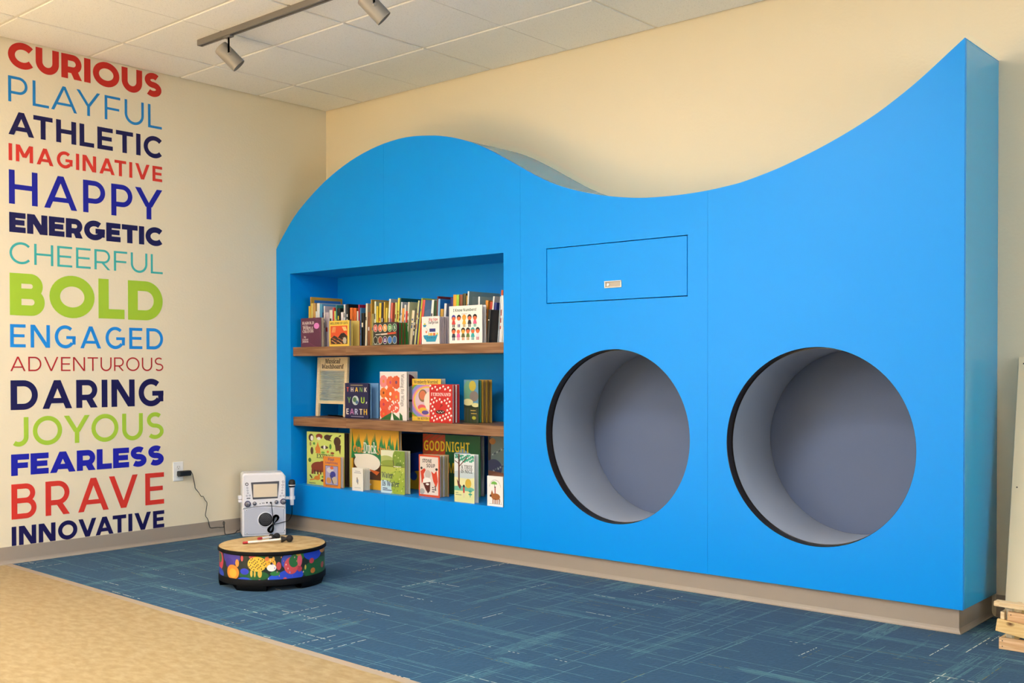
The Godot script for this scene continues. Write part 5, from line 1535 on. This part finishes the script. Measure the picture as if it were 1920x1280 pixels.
# ---------------------------------------------------------------- drum and mallets
func drum_print() -> Texture2D:
	var a := Art.new(1024, 112, col("1d241d"))
	var rng := RandomNumberGenerator.new()
	rng.seed = 77
	var pal := ["1f5a2a", "24702f", "2038b0", "3a2f86", "c8404a", "d8722c", "e0a02c", "174a5a", "8a3a8a", "2a8a4a"]
	for k in 130:
		a.ell(rng.randf() * 100, rng.randf() * 100, rng.randf_range(0.5, 2.2), rng.randf_range(5, 18), col(pal[rng.randi() % pal.size()]))
	var u := func(x: float) -> float: return (0.5 + asin(clamp((960.0 - x) / 885.0, -1.0, 1.0)) / TAU) * 100.0
	var blob := func(x0: float, x1: float, y0: float, y1: float, c: String) -> void:
		var q: float = u.call(x0); var p: float = u.call(x1)
		a.ell((p + q) * 0.5, (y0 + y1) * 0.5, abs(q - p) * 0.5, (y1 - y0) * 0.5, col(c))
	a.rect(25, 0, 76, 100, col("20281f"))
	for d in [[75, 160, -5, 80, "c23a48"], [85, 130, 10, 50, "2a6a34"], [75, 165, 70, 110, "2a3fa8"], [165, 440, -20, 48, "4a3a92"], [200, 330, 20, 62, "3f2f86"], [430, 900, 62, 104, "1f5a2a"], [225, 420, 45, 104, "e0862a"], [260, 380, 60, 96, "f0a838"], [360, 420, 22, 52, "e8923c"], [400, 620, 90, 112, "2447c8"], [580, 780, -10, 22, "c8464e"], [690, 900, -6, 20, "256a34"], [450, 490, 4, 28, "d84a4a"], [440, 580, 55, 80, "2a3ab8"],
			[880, 1200, 78, 116, "2650cc"], [1040, 1460, 62, 110, "2546c2"], [1100, 1300, 0, 60, "3a4aa8"], [1290, 1480, -16, 34, "2a7a36"], [1145, 1380, 14, 82, "cf4a4c"], [1225, 1380, 8, 56, "256a34"], [1360, 1440, 6, 56, "d85a6a"], [1340, 1420, -4, 14, "e0a23c"], [1450, 1850, 35, 118, "1f5f2e"], [1465, 1770, -22, 40, "2040c0"], [1560, 1640, 30, 52, "c8404a"], [1740, 1835, -8, 22, "d98a3c"], [1760, 1810, 58, 82, "c0463c"], [1580, 1660, 70, 92, "d8782c"], [1480, 1510, 52, 72, "d8b04a"], [1360, 1440, 54, 76, "b83a44"], [920, 1080, 66, 84, "2f7a3a"], [1020, 1100, 30, 62, "c04a4a"], [560, 640, 96, 108, "1f7a8a"], [1130, 1190, 92, 104, "d8505a"], [730, 770, 96, 106, "e06a7a"],
			[560, 870, 8, 66, "e8b83c"], [840, 1015, 14, 58, "e9a832"], [835, 905, 8, 24, "d9703c"], [955, 995, 8, 24, "e0a84a"]]:
		blob.call(d[0], d[1], d[2], d[3], d[4])
	for k in 34: blob.call(570 + fmod(k * 53.0, 280), 584 + fmod(k * 53.0, 280), 12 + fmod(k * 17.0, 48), 18 + fmod(k * 17.0, 48), "2a1c14")
	for d in [[868, 1020, 38, 66, "efe9df"], [925, 960, 30, 40, "1a1412"], [900, 912, 28, 32, "1a1412"], [968, 980, 26, 30, "1a1412"]]: blob.call(d[0], d[1], d[2], d[3], d[4])
	for d in [[600, 640, 60, 88], [660, 690, 62, 88], [720, 790, 58, 90]]: blob.call(d[0], d[1], d[2], d[3], "d9ac44")
	for k in 26: blob.call(880 + fmod(k * 71.0, 600), 892 + fmod(k * 71.0, 600), 4 + fmod(k * 31.0, 88), 11 + fmod(k * 31.0, 88), ["d85a5a", "e8e0d0", "6a4ac0", "e0a03c"][k % 4])
	return a.tex()


func build_drum() -> void:
	var o := thing("gathering_drum", "low round drum with tan head and colourful jungle print on the blue carpet", "drum", Vector3(1.531, 0.0, 1.624))
	var black := mat("0b0b0c", 0.6, 0.0, 0.25)
	var c0 := deg_to_rad(36.5) - PI
	var mb := MB.new()
	mb.lathe([Vector2(0.269, 0.056), Vector2(0.269, 0.183)], 72, c0, c0 + TAU)
	obj("shell", mb, tmat(drum_print(), 0.42), o)
	mb = MB.new()
	mb.lathe([Vector2(0.262, 0.176), Vector2(0.272, 0.176), Vector2(0.2775, 0.180), Vector2(0.2775, 0.190), Vector2(0.275, 0.1945), Vector2(0.271, 0.1955)], 72)
	obj("hoop", mb, black, o)
	var sk := FastNoiseLite.new()
	sk.seed = 9; sk.frequency = 0.02; sk.fractal_octaves = 4
	var g := Gradient.new()
	g.offsets = PackedFloat32Array([0.0, 0.5, 1.0]); g.colors = PackedColorArray([col("a5834f"), col("bd9e6c"), col("cdb487")])
	var nt := NoiseTexture2D.new()
	nt.width = 256; nt.height = 256; nt.seamless = true; nt.noise = sk; nt.color_ramp = g
	var skin := tmat(nt, 0.6, 0.3)
	skin.uv1_triplanar = true; skin.uv1_scale = Vector3(2.2, 2.2, 2.2)
	mb = MB.new()
	mb.lathe([Vector2(0.2715, 0.1935), Vector2(0.2705, 0.1962), Vector2(0.267, 0.1972), Vector2(0.0, 0.1972)], 72)
	obj("drumhead", mb, skin, o)
	mb = MB.new()
	mb.lathe([Vector2(0.2, 0.024), Vector2(0.268, 0.024), Vector2(0.2735, 0.028), Vector2(0.2735, 0.054), Vector2(0.270, 0.058), Vector2(0.26, 0.058)], 72)
	obj("base_ring", mb, black, o)
	for k in 5:
		var mid := deg_to_rad(60.0 + 72.0 * k); var half := deg_to_rad(17.0)
		mb = MB.new()
		var prof := [Vector2(0.225, 0.0), Vector2(0.2665, 0.0), Vector2(0.2715, 0.004), Vector2(0.2725, 0.026)]
		mb.lathe(prof, 8, mid - half, mid + half)
		mb.lathe([Vector2(0.222, 0.026), Vector2(0.225, 0.0)], 8, mid - half, mid + half)
		for s in [-1, 1]:
			var d := Vector3(cos(mid + s * half), 0, sin(mid + s * half)); var e := Vector3(cos(mid + s * (half + 0.1)), 0, sin(mid + s * (half + 0.1)))
			mb.out_quad(d * 0.225, d * 0.27, e * 0.2725 + Vector3.UP * 0.026, e * 0.222 + Vector3.UP * 0.026, Vector3(cos(mid), 0.01, sin(mid)) * 0.25)
		obj("foot", mb, black, o)

	for q in [["drum mallet lying flat, its black ball with a flared collar, on the drum head", Vector3(1.442, 0.2042, 1.747), Vector3(1.572, 0.2165, 1.545)], ["drum mallet crossing over the other one, red tip at the crossing, on the drum", Vector3(1.499, 0.2250, 1.692), Vector3(1.472, 0.2185, 1.552)]]:
		var tip: Vector3 = q[1]; var ball: Vector3 = q[2]
		var m := thing("drum_mallet", q[0], "mallet", tip, 0.0, "drum mallets")
		var d := (ball - tip); var L := d.length(); d = d.normalized()
		var sd := d.cross(Vector3.UP).normalized()
		var bs := Basis(sd, d, sd.cross(d))
		var parts := [["tip", "a81c20", [Vector2(0, 0), Vector2(0.0055, 0.001), Vector2(0.0068, 0.004), Vector2(0.0068, 0.027), Vector2(0, 0.027)]],
			["shaft", "e9dfd8", [Vector2(0, 0.0265), Vector2(0.0062, 0.0265), Vector2(0.0058, L - 0.03), Vector2(0, L - 0.03)]],
			["collar", "1a1412", [Vector2(0, L - 0.045), Vector2(0.0165, L - 0.045), Vector2(0.0165, L - 0.038), Vector2(0.009, L - 0.02), Vector2(0.008, L - 0.012)]],
			["ball", "171113", []]]
		for p in parts:
			mb = MB.new()
			mb.t = Transform3D(bs, Vector3.ZERO)
			if p[0] == "ball": mb.ball(Vector3(0, L, 0), Vector3(0.0185, 0.0185, 0.0185), 18)
			else: mb.lathe(p[2], 16)
			obj(p[0], mb, mat(p[1], 0.45 if p[0] != "ball" else 0.8), m)


# ---------------------------------------------------------------- ceiling track and spotlights
func build_track() -> void:
	var grey := mat("75706c", 0.5, 0.1)
	var o := thing("track_rail", "grey lighting track fixed under the ceiling tiles", "lighting track", Vector3(0, 0, 1.557))
	var mb := MB.new()
	var x0 := 0.79; var x1 := 5.6
	mb.box(Vector3(x0, 2.968, -0.0175), Vector3(x1, 2.977, 0.0175), 0.001)
	mb.box(Vector3(x0, 2.944, -0.0175), Vector3(x1, 2.969, -0.0145), 0.0008)
	mb.box(Vector3(x0, 2.944, 0.0145), Vector3(x1, 2.969, 0.0175), 0.0008)
	mb.box(Vector3(x0, 2.944, -0.015), Vector3(x1, 2.9465, -0.006))
	mb.box(Vector3(x0, 2.944, 0.006), Vector3(x1, 2.9465, 0.015))
	obj("rail", mb, grey, o)
	mb = MB.new()
	mb.box(Vector3(x0 - 0.012, 2.9435, -0.018), Vector3(x0 + 0.004, 2.9775, 0.018), 0.003)
	obj("end_cap", mb, grey, o)
	for x in [1.014, 1.624, 2.843, 4.062, 5.281]:
		mb = MB.new()
		mb.box(Vector3(x - 0.009, 2.972, -0.0195), Vector3(x + 0.009, 2.9825, 0.0195), 0.0015)
		obj("clip", mb, grey, o)
	var ax := Vector3(0.44, -0.75, -0.62).normalized()
	for s in [["grey cylinder spotlight near the track's end, tilted down to the right", Vector3(1.064, 2.944, 1.557), Vector3(1.034, 2.8435, 1.532)], ["grey cylinder spotlight at the top edge of the photo, farther along the track", Vector3(2.258, 2.944, 1.557), Vector3(2.228, 2.8435, 1.532)]]:
		var l := thing("track_spotlight", s[0], "spotlight", s[1], 0.0, "spotlights on the ceiling track")
		mb = MB.new()
		mb.box(Vector3(-0.032, -0.010, -0.014), Vector3(0.032, 0.001, 0.014), 0.002)
		obj("adapter", mb, grey, l)
		mb = MB.new()
		mb.tube([Vector3(0, -0.008, 0), Vector3(0, -0.104, 0)], 0.0055, 10)
		obj("stem", mb, mat("9a968f", 0.35, 0.15), l)
		var c: Vector3 = s[2] - s[1]
		mb = MB.new()
		mb.t = Transform3D(Basis(Vector3.BACK, PI / 2), Vector3(0, -0.100, 0))
		mb.lathe([Vector2(0, -0.009), Vector2(0.008, -0.009), Vector2(0.008, 0.009), Vector2(0, 0.009)], 12)
		obj("pivot", mb, mat("9a968f", 0.35, 0.15), l)
		var sd := ax.cross(Vector3.UP).normalized()
		var bs := Basis(sd, ax, sd.cross(ax))
		mb = MB.new(); mb.t = Transform3D(bs, c)
		mb.lathe([Vector2(0, -0.0705), Vector2(0.034, -0.0705), Vector2(0.0395, -0.068), Vector2(0.042, -0.062), Vector2(0.042, 0.0725), Vector2(0.0395, 0.0725), Vector2(0.0390, 0.045), Vector2(0, 0.040)], 36)
		obj("can", mb, mat("8e8982", 0.5, 0.15), l)
		mb = MB.new(); mb.t = Transform3D(bs, c)
		mb.lathe([Vector2(0.036, 0.0455), Vector2(0.036, 0.052), Vector2(0.025, 0.056), Vector2(0, 0.057)], 24)
		obj("lens", mb, mat("d8d6d0", 0.15), l)


# ---------------------------------------------------------------- right edge: pine crate and leaning board
func build_crates() -> void:
	var b := thing("leaning_board", "tall cream board leaning on the wall behind the pine crate", "board", Vector3(4.718, 0.0, 0.236))
	var board := mat("eadbb9", 0.5)
	var L := 1.165; var tilt := 0.172
	var bs := Basis(Vector3.RIGHT, -tilt)
	var mb := MB.new()
	mb.t = Transform3D(bs, Vector3(0, 0.0033, 0))
	mb.box(Vector3(0, 0, -0.018), Vector3(0.62, L, 0), 0.002)
	obj("sheet", mb, board, b)
	for p in [[0.022, 1.135], [0.022, 0.60], [0.30, 1.135], [0.30, 0.60]]:
		mb = MB.new()
		mb.t = Transform3D(bs, Vector3(0, 0.0033, 0)) * Transform3D(Basis(Vector3.RIGHT, PI / 2), Vector3(p[0], p[1], 0.0))
		mb.lathe([Vector2(0.0036, 0), Vector2(0.003, 0.0007), Vector2(0, 0.0008)], 10)
		obj("screw", mb, mat("4a443c", 0.4, 0.5), b)

	var o := thing("wooden_crate", "pale pine crate with crooked slats at the photo's right edge, before the leaning board", "crate", Vector3(4.797, 0.0, 0.571))
	var pines := [wood_material("ecd6ac", "d2a878", 41, 3, 0.6), wood_material("eacb90", "d6ac6c", 42, 2, 0.6), wood_material("e8c79c", "c08a5a", 43, 4, 0.6)]
	for m in pines:
		m.uv1_triplanar = true; m.uv1_scale = Vector3(3.2, 3.2, 3.2)
	# x, y, z from the crate's front left foot: lower and upper corners, lean, wood
	var slats := [[Vector3(0, 0, -0.018), Vector3(0.52, 0.0455, 0), 0.0, 2], [Vector3(-0.010, 0.072, -0.004), Vector3(0.53, 0.121, 0.012), -0.135, 1], [Vector3(0.027, 0.110, -0.030), Vector3(0.50, 0.149, -0.014), -0.03, 2], [Vector3(-0.020, 0.166, -0.045), Vector3(0.54, 0.185, 0.0), -0.02, 0]]
	for s in slats:
		mb = MB.new()
		var p: Vector3 = s[0]
		mb.t = Transform3D(Basis(Vector3.BACK, s[2]), p)
		mb.box(Vector3.ZERO, s[1] - p, 0.0015)
		obj("front_slat", mb, pines[s[3]], o)
	for s in [[Vector3(0.001, 0.0, -0.25), Vector3(0.016, 0.045, -0.018), 1], [Vector3(0.001, 0.100, -0.25), Vector3(0.016, 0.145, -0.014), 0], [Vector3(0.50, 0.0, -0.25), Vector3(0.518, 0.165, -0.018), 1]]:
		mb = MB.new()
		mb.box(s[0], s[1], 0.0015)
		obj("side_slat", mb, pines[s[2]], o)
	mb = MB.new()
	mb.box(Vector3(0.001, 0.0, -0.268), Vector3(0.518, 0.125, -0.25), 0.0015)
	obj("back_slat", mb, pines[1], o)
	for x in [0.0165, 0.475]:
		mb = MB.new()
		mb.box(Vector3(x, 0.0, -0.060), Vector3(x + 0.024, 0.166, -0.0335 if x < 0.1 else -0.019), 0.0015)
		obj("corner_post", mb, mat("e4dcc8", 0.6), o)
	for p in [Vector3(0.013, 0.034, 0.0), Vector3(0.013, 0.012, 0.0), Vector3(0.040, 0.137, -0.014)]:
		mb = MB.new()
		mb.t = Transform3D(Basis(Vector3.RIGHT, PI / 2), p)
		mb.lathe([Vector2(0.0022, 0), Vector2(0.0018, 0.0006), Vector2(0, 0.0007)], 8)
		obj("nail", mb, mat("3a302a", 0.4, 0.5), o)
